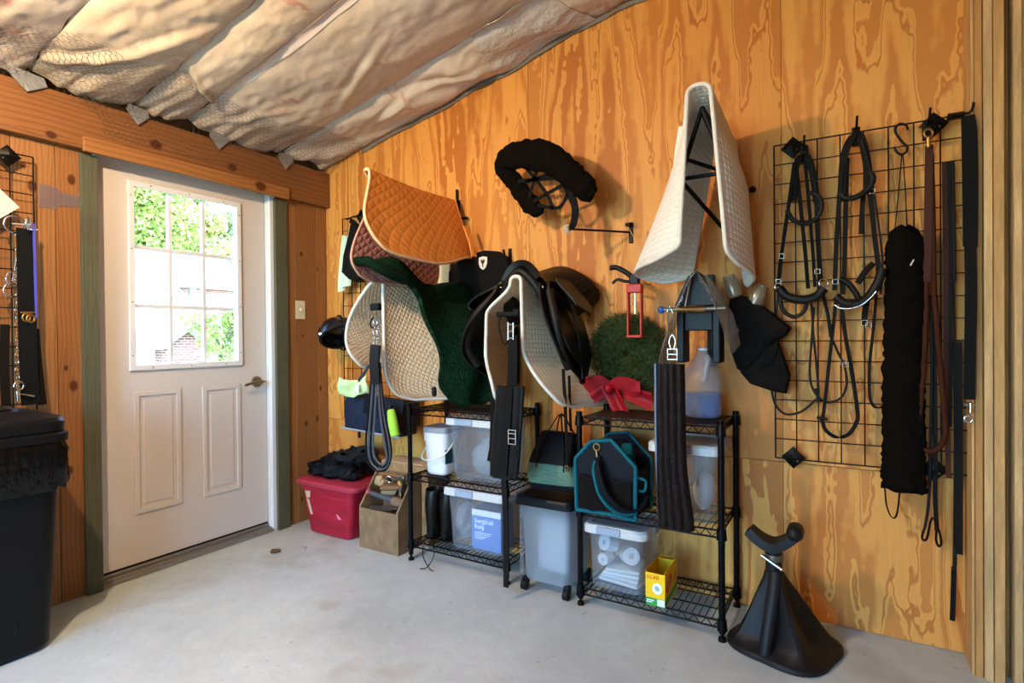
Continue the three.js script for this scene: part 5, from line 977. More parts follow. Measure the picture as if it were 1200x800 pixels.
{ // hoof stand
  const g = thing('hoof_stand', 'black farrier hoof stand with pyramid base and curved cradle', 'hoof stand');
  const c = V(2.825, 0, 0.27), n = 48;
  const prof = (a) => { // rounded triangular base with three flutes
    return 0.192 * (1 + 0.075 * Math.cos(4 * (a + 0.46))); };
  const ring = (y, s, flute, sh) => Array.from({ length: n }, (_, i) => { const a = -(i / n) * Math.PI * 2; const f = flute * Math.pow(Math.abs(Math.sin(2 * (a + 0.46))), 0.9); const r = prof(a) * s * (1 - f); return V(c.x + Math.cos(a) * r - sh * 0.03, y, c.z + Math.sin(a) * r + sh * 0.03); });
  M('base', loft([ring(0.001, 0.98, 0, 0), ring(0.004, 1.0, 0, 0), ring(0.016, 1.0, 0, 0), ring(0.022, 0.97, 0, 0), ring(0.024, 0.95, 0.0, 0), ring(0.035, 0.91, 0.22, 0.05), ring(0.06, 0.83, 0.36, 0.12), ring(0.13, 0.62, 0.44, 0.35), ring(0.20, 0.42, 0.42, 0.62), ring(0.27, 0.21, 0.2, 0.9), ring(0.292, 0.16, 0.05, 1), ring(0.296, 0.1, 0, 1)], true, true, 0.8), mat.standRubber, g);
  const t = V(c.x - 0.03, 0.29, c.z + 0.03);
  M('post', new THREE.CylinderGeometry(0.028, 0.03, 0.08, 20).translate(t.x, 0.32, t.z), mat.standRubber, g);
  M('collar', new THREE.CylinderGeometry(0.032, 0.032, 0.024, 20).translate(t.x, 0.345, t.z), mat.galv, g, 'steel clamp collar');
  M('clamp_lever', mg([rod(V(t.x - 0.04, 0.352, t.z + 0.03), V(t.x + 0.03, 0.318, t.z + 0.045), 0.0065, 8), new THREE.SphereGeometry(0.009, 10, 8).translate(t.x + 0.03, 0.318, t.z + 0.045)]), mat.chrome, g);
  M('cradle', sheet((u, v) => { const s = u * 2 - 1; return V(t.x - 0.005 + s * 0.088 + 0.006, 0.388 + 0.05 * Math.pow(Math.max(0, Math.abs(s) - 0.05), 1.7) + (s > 0 ? 0.022 * s : 0), t.z + (v - 0.5) * (0.10 - 0.03 * Math.abs(s))); }, 30, 12, 0.034, 0.2, 0.1, 1.2), mat.standRubber, g);
  M('cradle_horn', rough(new THREE.CapsuleGeometry(0.029, 0.05, 6, 14).rotateX(Math.PI / 2).translate(t.x + 0.072, 0.45, t.z), 0.004, 30, 4), mat.standRubber, g);
  M('cradle_stem', new THREE.CylinderGeometry(0.03, 0.027, 0.04, 18).translate(t.x, 0.368, t.z), mat.standRubber, g);
  M('front_rib', rough(loft([0, 0.25, 0.5, 0.75, 1].map((k) => ering(V(mix(t.x + 0.012, 2.775, k), mix(0.30, 0.026, k), mix(t.z + 0.02, 0.415, k)), mix(0.024, 0.022, k), mix(0.024, 0.02, k), 14))), 0.001, 20), mat.standRubber, g);
  rebase(g);
}
{ // trash can
  const g = thing('trash_can', 'tall black trash can lined with a black bag in front of the pine planks', 'trash can');
  const cx = 0.255, cz = 1.95, R = (y, w, d, r = 0.07) => rring(cx, y * 1.035, cz, w - 0.02, d, r, 6);
  M('bin', loft([R(0.001, 0.155, 0.25), R(0.02, 0.17, 0.268), R(0.70, 0.198, 0.298), R(0.78, 0.20, 0.30)], true, false, 0.5), mat.plasticBlack, g);
  M('side_groove', bx(0.402, 0.1, 1.80, 0.412, 0.62, 1.806, 0.002), mat.plasticBlack, g);
  const bagRing = (y, e, s) => R(y, 0.203 + e, 0.303 + e).map((p, i) => { const k = 0.008 * Math.sin(i * 2.3 + s) + 0.006 * Math.sin(i * 5.1 + s * 2); p.x += k * Math.sign(p.x - cx); p.z += k * Math.sign(p.z - cz); p.y += 0.012 * Math.sin(i * 1.7 + s); return p; });
  M('bag_liner', loft([R(0.785, 0.195, 0.295), R(0.79, 0.206, 0.306), bagRing(0.745, 0.012, 1), bagRing(0.69, 0.016, 2), bagRing(0.635, 0.013, 3), bagRing(0.60, 0.006, 4)], false, false, 1.2), mat.binBag, g, 'shiny black bag folded over the rim');
  M('lid', loft([R(0.77, 0.214, 0.314), R(0.772, 0.222, 0.322), R(0.80, 0.222, 0.322), R(0.808, 0.205, 0.305), R(0.81, 0.213, 0.313), R(0.845, 0.213, 0.313), R(0.86, 0.205, 0.305), R(0.882, 0.16, 0.25), R(0.89, 0.10, 0.18)], false, true, 0.5), mat.plasticBlack, g);
  M('lid_flap', rough(loft([R(0.887, 0.11, 0.19), R(0.90, 0.09, 0.17), R(0.903, 0.06, 0.13)], true, true, 0.6), 0.001, 5), mat.plasticBlack, g);
  rebase(g);
}
{ // dry leaf and scraps on the slab
  const c = PF(323, 648), m = M('dry_leaf', sheet((u, v) => V(c.x + (u - 0.5) * 0.05 * Math.sin(Math.PI * clamp(v, 0.06, 0.94)) , 0.004 + 0.012 * Math.pow(2 * u - 1, 2) + 0.006 * v, c.z + (v - 0.5) * 0.06), 8, 8, 0.0012), std(0x6b5434, 0.9)); tag(m, 'curled brown dry leaf on the concrete near the door', 'leaf');
  const d = PF(352, 642); const k = M('twig', tube([V(d.x, 0.004, d.z), V(d.x + 0.03, 0.005, d.z - 0.02), V(d.x + 0.05, 0.004, d.z + 0.01)], 0.0014, 12, 5), std(0x6f5d46, 0.9)); tag(k, 'thin bent twig on the concrete in front of the red tote', 'twig');
}
// ---------- wire grids and hanging tack ----------
function gridPanel(label, o, ax, cols, rows, cw, ch, n, bracketSpots) {
  // o lower start corner, ax along the wall, n out of the wall
  const g = thing('wire_grid', label, 'wire grid'), up = V(0, 1, 0), at = (i, j, d = 0) => o.clone().addScaledVector(ax, i * cw).addScaledVector(up, j * ch).addScaledVector(n, d);
  for (let i = 0; i <= cols; i++) M('wire', rod(at(i, 0), at(i, rows), i === 0 || i === cols ? 0.0036 : 0.0028, 6), mat.blackIron, g);
  for (let j = 0; j <= rows; j++) M('wire', rod(at(0, j, 0.004), at(cols, j, 0.004), j === 0 || j === rows ? 0.003 : 0.0024, 6), mat.blackIron, g);
  for (const [i, j] of bracketSpots) {
    const p = at(i, j), d = -p.clone().sub(o).dot(n);
    const cone = new THREE.ConeGeometry(0.046, 0.022, 4, 1).rotateX(Math.PI / 2);
    if (Math.abs(n.x) > 0.5) cone.rotateY(Math.PI / 2);
    const back = o.dot(n);
    const b = M('bracket', mg([cone.translate(p.x + n.x * 0.018, p.y, p.z + n.z * 0.018), rod(p.clone().addScaledVector(n, -back + 0.001), p.clone().addScaledVector(n, 0.012), 0.009, 8)]), mat.blackIron, g, 'black diamond shaped bracket');
    M('screw', new THREE.SphereGeometry(0.004, 8, 6).translate(p.x + n.x * 0.012 + (Math.abs(n.z) > 0.5 ? 0.016 : 0), p.y - 0.012, p.z + n.z * 0.017 + (Math.abs(n.x) > 0.5 ? 0.016 : 0)), mat.galv, b);
  }
  return rebase(g);
}
const GX = 2.776, GY = 0.669, CW = 0.0790, CH = 0.0809, GZ = 0.045;
gridPanel('large black wire grid on the plywood hung with bridles and leads', V(GX, GY, GZ), V(1, 0, 0), 8, 16, CW, CH, V(0, 0, 1), [[0.9, 15.75], [0.85, 0.1], [6.75, 15.75], [6.7, 0.15]]);
gridPanel('black wire grid on the pine wall above the trash can', V(0.045, 0.676, 1.609), V(0, 0, 1), 8, 16, CW, CH, V(1, 0, 0), [[1.1, 15.8], [6.8, 15.8], [1.1, 0.2]]);
gridPanel('black wire grid in the corner behind the helmet and saddle pads', V(0.21, 0.665, 0.045), V(1, 0, 0), 8, 16, CW, CH, V(0, 0, 1), [[2.3, 15.9], [6.8, 15.9]]);
// straps traced along the wall: [part, points in the photograph, width, depth from the wall, material, thickness]
const px = (pts, z) => pts.map((p) => PZ(p[0], p[1], z + (p[2] ?? 0)));
function tack(name, label, cat, list) {
  const g = thing(name, label, cat);
  for (const [n, pts, w, z, m, th, round] of list) M(n, round ? tube(px(pts, z), w / 2, pts.length * 12, 8) : strap(px(pts, z), w, th ?? 0.004, V(1, 0.15, 0.25), pts.length * 8), mat[!round && m.startsWith('leather') && m !== 'leatherBrown' ? 'strapLeather' : m], g);
  return g;
}
function buckles(g, pts, z, s = 0.009) { for (const [u, v] of pts) { const p = PZ(u, v, z); M('buckle', mg([rod(V(p.x - s, p.y - s, p.z), V(p.x + s, p.y - s, p.z), 0.0018, 6), rod(V(p.x - s, p.y + s, p.z), V(p.x + s, p.y + s, p.z), 0.0018, 6), rod(V(p.x - s, p.y - s, p.z), V(p.x - s, p.y + s, p.z), 0.0018, 6), rod(V(p.x + s, p.y - s, p.z), V(p.x + s, p.y + s, p.z), 0.0018, 6)]), mat.nickel, g); } }
function gridHook(u, v, label) {
  const g = thing('grid_hook', label, 'hook'), p = PZ(u, v, 0.06);
  M('block', rb(0.028, 0.07, 0.03, 0.004).translate(p.x, p.y - 0.005, 0.072), mat.blackIron, g);
  M('prong', tube([V(p.x, p.y + 0.01, 0.085), V(p.x + 0.002, p.y + 0.02, 0.12), V(p.x + 0.004, p.y + 0.055, 0.135)], 0.0045, 20, 8), mat.blackIron, g);
  rebase(g);
}
gridHook(943, 181, 'black clip-on hook holding the bridle beside the fabric bag');
gridHook(1003, 160, 'black clip-on hook holding the bridle with the curb chain');
gridHook(1086, 152, 'black clip-on hook holding the brown leather lead');
{
  const b = tack('bridle', 'black leather bridle with padded noseband hanging beside the fabric bag', 'bridle', [
    ['crown_strap', [[930, 236], [932, 200], [938, 184], [946, 184], [953, 205], [957, 236]], 0.026, 0.10, 'leather'],
    ['cheek_strap', [[931, 190], [926, 228], [921, 262], [915, 305], [912, 336]], 0.014, 0.105, 'leather'],
    ['cheek_strap', [[933, 192], [939, 250], [944, 300], [947, 338]], 0.014, 0.095, 'leather'],
    ['cheek_strap', [[948, 186], [956, 230], [959, 290], [962, 330]], 0.016, 0.105, 'leather'],
    ['throat_lash', [[943, 186], [948, 240], [953, 300], [955, 336]], 0.012, 0.09, 'leather'],
    ['browband', [[922, 246], [930, 258], [945, 262], [958, 254], [963, 240], [957, 228], [948, 226]], 0.017, 0.115, 'leather', 0.012, true],
    ['noseband', [[913, 337], [922, 347], [940, 351], [957, 347], [966, 337]], 0.036, 0.12, 'leather', 0.02, true],
    ['chin_strap', [[914, 345], [917, 362], [929, 371], [941, 366], [947, 352]], 0.016, 0.10, 'leather', 0.006, true],
    ['braided_rein', [[912, 340], [909, 380], [905, 430], [906, 466], [918, 484], [937, 483], [954, 470], [959, 462], [957, 430], [953, 390], [951, 355]], 0.009, 0.075, 'leather', 0.008, true],
    ['rein_stop', [[956, 455], [960, 470]], 0.013, 0.078, 'leather', 0.01, true],
    ['rein', [[963, 340], [970, 368], [974, 395]], 0.013, 0.09, 'leather'],
    ['braided_rein', [[974, 395], [983, 415], [990, 430], [992, 452], [984, 467], [968, 471], [955, 460], [949, 440], [951, 400], [954, 360]], 0.009, 0.068, 'leather', 0.008, true],
  ]);
  buckles(b, [[916, 300], [958, 318], [912, 330], [991, 427]], 0.112);
  for (const [u, v] of [[913, 336], [965, 332]]) { const p = PZ(u, v, 0.11); M('bit_ring', new THREE.TorusGeometry(0.017, 0.003, 8, 24).rotateY(0.5).translate(p.x, p.y, p.z), mat.chrome, b); }
  rebase(b);
  const c = tack('bridle', 'black leather bridle with a steel curb chain hanging beside the S hook', 'bridle', [
    ['crown_strap', [[986, 236], [989, 185], [998, 162], [1008, 160], [1015, 185], [1019, 222]], 0.028, 0.10, 'leather'],
    ['cheek_strap', [[987, 190], [983, 240], [980, 290], [978, 340]], 0.016, 0.105, 'leather'],
    ['cheek_strap', [[993, 185], [991, 250], [990, 300], [988, 345]], 0.016, 0.095, 'leather'],
    ['cheek_strap', [[1014, 180], [1020, 230], [1026, 285], [1031, 325]], 0.017, 0.105, 'leather'],
    ['throat_lash', [[1010, 165], [1018, 192], [1024, 225], [1029, 260], [1034, 305], [1032, 345]], 0.008, 0.11, 'leather', 0.006, true],
    ['spare_strap', [[1012, 225], [1010, 250], [1009, 274]], 0.016, 0.09, 'leather'],
    ['browband', [[983, 226], [992, 232], [1005, 230], [1017, 221], [1023, 210], [1020, 202]], 0.022, 0.118, 'leather', 0.014, true],
    ['noseband', [[979, 347], [990, 355], [1006, 355], [1020, 345], [1030, 328], [1034, 314]], 0.032, 0.125, 'leather', 0.018, true],
    ['flash_strap', [[985, 327], [994, 332], [1002, 342], [1006, 350]], 0.022, 0.10, 'leather', 0.012, true],
    ['flash_strap', [[1005, 332], [1014, 318], [1024, 308]], 0.02, 0.09, 'leather', 0.01],
    ['rein', [[980, 350], [975, 395], [970, 440], [965, 484], [963, 490]], 0.012, 0.085, 'leather'],
    ['rein', [[963, 488], [967, 503], [980, 512], [994, 509], [1003, 496], [1005, 484], [999, 440], [991, 395], [986, 355]], 0.014, 0.08, 'leather'],
    ['rein_keeper', [[957, 489], [970, 491]], 0.012, 0.09, 'leather', 0.01, true],
    ['hanging_strap', [[1016, 350], [1013, 372], [1014, 381]], 0.02, 0.085, 'leather'],
    ['hanging_strap', [[1027, 345], [1024, 380], [1019, 430], [1020, 468], [1030, 478], [1042, 466], [1047, 435], [1041, 390], [1037, 345]], 0.010, 0.078, 'leather'],
  ]);
  M('curb_chain', tube(px([[978, 357], [985, 361], [998, 361], [1010, 357], [1020, 349], [1027, 341]], 0.135), 0.0045, 60, 6), mat.chrome, c, 'bright steel curb chain');
  buckles(c, [[986, 228], [1022, 224], [979, 330], [1013, 378], [1018, 381], [988, 424]], 0.112);
  rebase(c);
}
{ // S hook, fleece girth
  const s = thing('s_hook', 'black S hook on the top bar of the large grid', 'hook');
  M('hook', tube(px([[1064, 152], [1062, 147], [1055, 145], [1050, 149], [1050, 156], [1057, 166], [1063, 172], [1062, 178], [1056, 181], [1051, 178], [1048, 172]], 0.052), 0.0042, 80, 8), mat.blackIron, s); rebase(s);
  const g = thing('fleece_girth', 'long black fleece girth hanging from the S hook', 'girth');
  const f = (u, v) => { const uu = u * 2 - 1, w = mix(0.052, 0.064, v) * (v < 0.05 ? Math.sqrt(clamp(v / 0.05, 0.02, 1)) : 1); const c = PZ(mix(1061, 1059, v) - 1, mix(266, 574, v), 0.085); return V(c.x + uu * w, c.y, 0.085 + 0.022 * (1 - uu * uu) + 0.004 * Math.sin(v * 9)); };
  M('fleece', rough(sheet(f, 18, 90, 0.022, 0.12, 0.95, 1.4), 0.014, 70, 12), mat.fleeceBlack, g);
  M('hang_cord', tube(px([[1049, 268], [1053, 225], [1057, 180]], 0.06), 0.002, 20, 5), mat.webbing, g);
  M('hang_cord', tube(px([[1063, 268], [1061, 225], [1058, 180]], 0.056), 0.002, 20, 5), mat.webbing, g);
  M('end_loop', strap(px([[1037, 572], [1039, 592], [1045, 606], [1051, 602], [1055, 572]], 0.075), 0.010, 0.003, V(0.3, 0, 1), 36), mat.webbing, g);
  M('stitch_mark', mg([rod(PZ(1067, 311, 0.122), PZ(1071, 304, 0.122), 0.0025, 6)]), mat.piping, g);
  rebase(g);
}
{ // brown lead, black reins, whip, strap
  const g = tack('lead_strap', 'brown rolled leather lead looped from the grid hook', 'lead', [
    ['flat_strap', [[1089, 170], [1088, 230], [1087, 300], [1086, 330]], 0.024, 0.10, 'leatherBrown', 0.006],
    ['rolled_loop', [[1086, 328], [1084, 400], [1080, 460], [1077, 500], [1079, 520], [1089, 529], [1101, 524], [1108, 505], [1106, 475], [1101, 420], [1097, 370], [1094, 330], [1093, 250], [1091, 180]], 0.018, 0.095, 'leatherBrown', 0.01, true],
  ]);
  const p = PZ(1088, 160, 0.115); M('snap', mg([new THREE.TorusGeometry(0.014, 0.004, 8, 20).rotateY(0.4).translate(p.x, p.y + 0.012, p.z), new THREE.CapsuleGeometry(0.007, 0.03, 4, 10).translate(p.x, p.y - 0.02, p.z)]), mat.brass, g, 'bright metal snap'); rebase(g);
  const r = tack('rein_pair', 'pair of narrow black reins with hook stud ends hanging through the brown lead', 'reins', [
    ['braided_rein', [[1091, 345], [1092, 420], [1091, 480], [1090, 540], [1088, 590], [1084, 618]], 0.010, 0.072, 'leather', 0.008, true],
    ['rein', [[1093, 345], [1095, 430], [1096, 520], [1096, 580], [1098, 622]], 0.014, 0.066, 'leatherSoft'],
    ['end_loop', [[1085, 615], [1081, 626], [1081, 631], [1084, 633], [1087, 628], [1090, 612], [1093, 606]], 0.008, 0.07, 'leatherSoft', 0.006, true],
    ['end_loop', [[1098, 618], [1097, 632], [1100, 640], [1103, 636], [1101, 624], [1095, 608]], 0.008, 0.07, 'leatherSoft', 0.006, true],
  ]); rebase(r);
  const w = tack('riding_crop', 'slim dark riding crop hanging below the corner bracket', 'crop', [
    ['shaft', [[1118, 330], [1119, 430], [1119, 540], [1118, 640], [1118, 655]], 0.007, 0.055, 'leather', 0.006, true],
    ['keeper', [[1119, 640], [1119, 660], [1118, 668]], 0.013, 0.055, 'leather', 0.012, true],
    ['flapper', [[1118, 664], [1117, 700], [1116, 727]], 0.016, 0.055, 'leather', 0.003],
    ['handle', [[1118, 330], [1117, 250], [1116, 190]], 0.014, 0.055, 'leather', 0.014, true],
  ]); rebase(w);
  const d = tack('hanging_strap', 'wide dark strap end hanging past the bottom bar of the large grid', 'strap', [['strap', [[1122, 400], [1123, 520], [1123, 600], [1123, 649]], 0.026, 0.06, 'leatherSoft', 0.004]]); rebase(d);
  const e = tack('hanging_strap', 'thin dark strips standing in for shadow between the lead and the crop', 'strap', [['strap', [[1107, 190], [1108, 300], [1109, 420], [1111, 540], [1112, 560]], 0.016, 0.058, 'leatherBrown', 0.004], ['strap', [[1112, 190], [1114, 300], [1114, 420], [1113, 500]], 0.012, 0.062, 'leatherSoft', 0.004]]); rebase(e);  // dark shadows between lead and crop, modelled as narrow dark strips
}
{ // wide black lead with a snap at the end of the grid
  const h = thing('corner_hook', 'black curled hook at the end of the large grid holding a wide lead', 'hook');
  M('hook', tube(px([[1112, 138, -0.1], [1118, 134, -0.06], [1128, 133, -0.01], [1136, 132, 0.005], [1140, 126, 0.01], [1141, 120, 0.01]], 0.165), 0.0045, 40, 8), mat.blackIron, h); 
  M('base', rb(0.05, 0.02, 0.03, 0.004).translate(...PZ(1120, 136, 0.06).toArray()), mat.blackIron, h); rebase(h);
  const g = tack('webbing_lead', 'wide dark green black webbing lead with a steel snap beside the upright boards', 'lead', [
    ['webbing', [[1135, 136], [1138, 160], [1139, 220], [1138, 290]], 0.034, 0.168, 'webbing', 0.006],
    ['webbing', [[1132, 136], [1133, 200], [1134, 288]], 0.026, 0.158, 'webbing', 0.006],
    ['webbing', [[1137, 288], [1138, 340], [1137, 400], [1136, 468]], 0.032, 0.168, 'webbing', 0.008],
  ]);
  const p = PZ(1136, 478, 0.172);
  M('snap', mg([new THREE.CapsuleGeometry(0.007, 0.03, 4, 10).translate(p.x + 0.003, p.y, p.z), new THREE.TorusGeometry(0.011, 0.0035, 8, 20).translate(p.x - 0.003, p.y - 0.038, p.z), rod(V(p.x - 0.014, p.y + 0.012, p.z), V(p.x + 0.016, p.y + 0.012, p.z), 0.004, 8)]), mat.chrome, g); rebase(g);
}
// ---------- corner grid ----------
{
  const t = thing('towel', 'pale mint towel hung on the corner grid', 'towel');
  M('towel_fold', sheet((u, v) => { const a = PZ(mix(402, 413, u) - 4 * v + 1.5 * Math.sin(u * 8), mix(276, 342 - 8 * u, v), 0.085); a.z = 0.085 + 0.012 * Math.sin(u * 8 + v * 2); return a; }, 20, 30, 0.014, 0.1, 0.35, 1.3), mat.mint, t); 
  M('hang_loop', tube(px([[408, 276], [410, 266], [413, 276]], 0.085), 0.003, 16, 5), mat.mint, t); rebase(t);
  const s = thing('leg_boot', 'black neoprene leg boot hung from the corner grid beside the mint towel', 'boot');
  M('sleeve', rough(loft([[416, 262, 0.03], [417, 275, 0.055], [413, 300, 0.07], [411, 318, 0.065], [416, 327, 0.045], [424, 330, 0.03]].map(([u, v, r]) => ering(PZ(u, v, 0.11), r, r * 0.7, 16))), 0.012, 20, 6), mat.clothBlack, s);
  M('hook', tube(px([[406, 257], [414, 254], [420, 252], [423, 246]], 0.075), 0.006, 24, 8), mat.blackIron, s); M('strap', strap(px([[410, 258], [416, 262], [420, 270]], 0.11), 0.03, 0.005, V(1, 0, 0), 12), mat.webbing, s); rebase(s);
  const h = thing('riding_helmet', 'glossy black riding helmet hung in the corner beside the light switch', 'helmet');
  const c = PZ(398, 391, 0.15), dome = [];
  const gl = phys(0x0d1016, 0.22, { clearcoat: 0.6, clearcoatRoughness: 0.15 });
  const sh = new THREE.SphereGeometry(0.115, 36, 22, 0, Math.PI * 2, 0, Math.PI * 0.58).scale(0.92, 1.0, 1.15).rotateZ(0.75).rotateY(-0.4).translate(c.x, c.y, c.z);
  M('shell', sh, gl, h);
  M('ridge', tube(Array.from({ length: 12 }, (_, i) => { const a = -0.3 + i / 11 * 2.2; return V(Math.cos(a) * 0.109, Math.sin(a) * 0.119, 0).applyAxisAngle(V(0, 0, 1), 0.75).applyAxisAngle(V(0, 1, 0), -0.4).add(c); }), 0.007, 50, 8), gl, h);
  M('vent', mg([0.03, -0.03].map((z) => new THREE.CapsuleGeometry(0.006, 0.03, 4, 8).translate(c.x - 0.095, c.y + 0.02, c.z + z + 0.03))), mat.plasticBlack, h);
  M('rim_band', new THREE.TorusGeometry(0.108, 0.008, 8, 40).rotateX(Math.PI / 2).scale(0.92, 1, 1.15).translate(0, -0.03, 0).rotateZ(0.75).rotateY(-0.4).translate(c.x, c.y, c.z), mat.plasticBlack, h);
  M('maker_mark', rb(0.02, 0.01, 0.002, 0.0008).rotateY(0.6).translate(c.x - 0.02, c.y + 0.0, c.z + 0.131), mat.chrome, h);
  M('chin_strap', strap([V(c.x + 0.03, c.y - 0.04, c.z + 0.06), V(c.x + 0.07, c.y - 0.1, c.z + 0.04), V(c.x + 0.08, c.y - 0.06, c.z - 0.02)], 0.014, 0.003, V(0, 0, 1), 20), mat.webbing, h);
  rebase(h);
  const b = thing('hanging_bag', 'navy and black bag hung on the grid below the tan saddle pad', 'bag');
  const P = (u, v, z) => PZ(u, v, z);
  const tl = P(406, 462, 0.2), tr2 = P(474, 474, 0.2), bl = P(403, 500, 0.2), br = P(470, 512, 0.2);
  const q = (u, v, z) => { const a = tl.clone().lerp(tr2, u), c2 = bl.clone().lerp(br, u), m = a.lerp(c2, v); m.z = z; return m; };
  const ringAt = (v, e) => { const o = []; for (let i = 0; i <= 12; i++) o.push(q(i / 12, v, 0.2 + e * Math.sin(Math.PI * i / 12) + 0.008 * Math.sin(i * 2 + v * 5))); for (let i = 12; i >= 0; i--) o.push(q(i / 12, v, 0.07)); return o; };
  M('body', loft([ringAt(0, 0.01), ringAt(0.3, 0.03), ringAt(0.7, 0.04), ringAt(1, 0.015)].reverse(), true, true, 0.9), mat.navy, b);
  M('flap', sheet((u, v) => { const a = q(mix(0.42, 1.03, u), mix(-0.16, 0.38 + 0.15 * u, v), 0.235 + 0.02 * Math.sin(u * 4) + 0.01 * v); return a; }, 16, 10, 0.008), mat.nylonBlack, b);
  M('trim', tube(Array.from({ length: 8 }, (_, i) => q(i / 7, 1, 0.22)), 0.006, 40, 6), std(0x8c939c, 0.6), b, 'grey bottom trim');
  M('tab', rb(0.02, 0.05, 0.006, 0.002).translate(...P(421, 508, 0.215).toArray()), mat.webbing, b);
  M('bottle_pocket', rb(0.07, 0.12, 0.05, 0.012).translate(...P(462, 495, 0.255).toArray()), mat.nylonBlack, b);
  rebase(b);
  const l = thing('spray_bottle', 'lime green bottle in the side of the navy hanging bag', 'bottle'), lc = P(460, 492, 0.295);
  M('bottle', new THREE.LatheGeometry([[0, -0.09], [0.026, -0.09], [0.029, -0.08], [0.027, 0.0], [0.022, 0.05], [0.016, 0.06]].map(([r, y]) => new THREE.Vector2(r, y)), 24).rotateZ(0.2).translate(lc.x, lc.y, lc.z), mat.lime, l); M('cap', new THREE.CylinderGeometry(0.017, 0.017, 0.02, 18).rotateZ(0.2).translate(lc.x - 0.014, lc.y + 0.07, lc.z), mat.plasticBlack, l); rebase(l);
  const r = thing('reflective_band', 'pale lime reflective band bunched above the navy hanging bag', 'band');
  M('band', rough(sheet((u, v) => { const a = P(mix(399, 432, u), mix(442, 462, v) + 4 * Math.sin(u * 4), 0.24); a.z += 0.02 * Math.sin(u * 7 + v * 3); return a; }, 24, 10, 0.012), 0.02, 16, 4), mat.limePale, r);
  M('buckle', rb(0.03, 0.045, 0.012, 0.004).translate(...P(419, 455, 0.29).toArray()), std(0xd5d8d4, 0.4), r); M('strap_loop', tube(px([[399, 445], [396, 450], [400, 456], [406, 452]], 0.25), 0.006, 24, 6), mat.plasticBlack, r); rebase(r);
}
{ // looped rubber girth straps under the tan pad
  const g = thing('girth', 'looped black elastic girth straps hanging in front of the tan saddle pad', 'girth');
  for (let k = 0; k < 4; k++) { const e = k * 2.3, z = 0.655 + 0.004 * k; M('elastic_loop', strap(px([[436 + e, 425], [433 + e, 470], [429 + e * 1.2, 515], [431 + e, 540 - e], [440 + e * 0.6, 551 - e * 1.2], [452 - e * 0.2, 550 - e], [458 - e * 0.7, 536], [457 - e, 515], [450 - e * 0.7, 480], [445 - e * 0.3, 425]], z), 0.0125, 0.007, V(1, 0.2, 0.6), 90), k % 2 ? std(0x4a4d56, 0.6) : mat.webbing, g); }
  M('leather_tab', strap(px([[440, 404], [439, 425], [440, 450]], 0.675), 0.066, 0.010, V(1, 0, 0.1), 16), mat.leatherSoft, g);
  M('side_strap', strap(px([[432, 428], [426, 438], [420, 446]], 0.67), 0.018, 0.005, V(0.7, -0.4, 0.3), 14), mat.leatherSoft, g);
  M('chain', mg(Array.from({ length: 5 }, (_, i) => { const p = PZ(440 + (i % 2), 378 + i * 6, 0.66); return new THREE.TorusGeometry(0.012, 0.0025, 6, 16).rotateY(i % 2 ? 1.5 : 0.1).translate(p.x, p.y, p.z); })), mat.chrome, g);
  M('hang_hook', tube(px([[437, 372], [434, 378], [436, 384], [440, 382]], 0.655), 0.004, 20, 6), mat.blackIron, g);
  rebase(g);
}
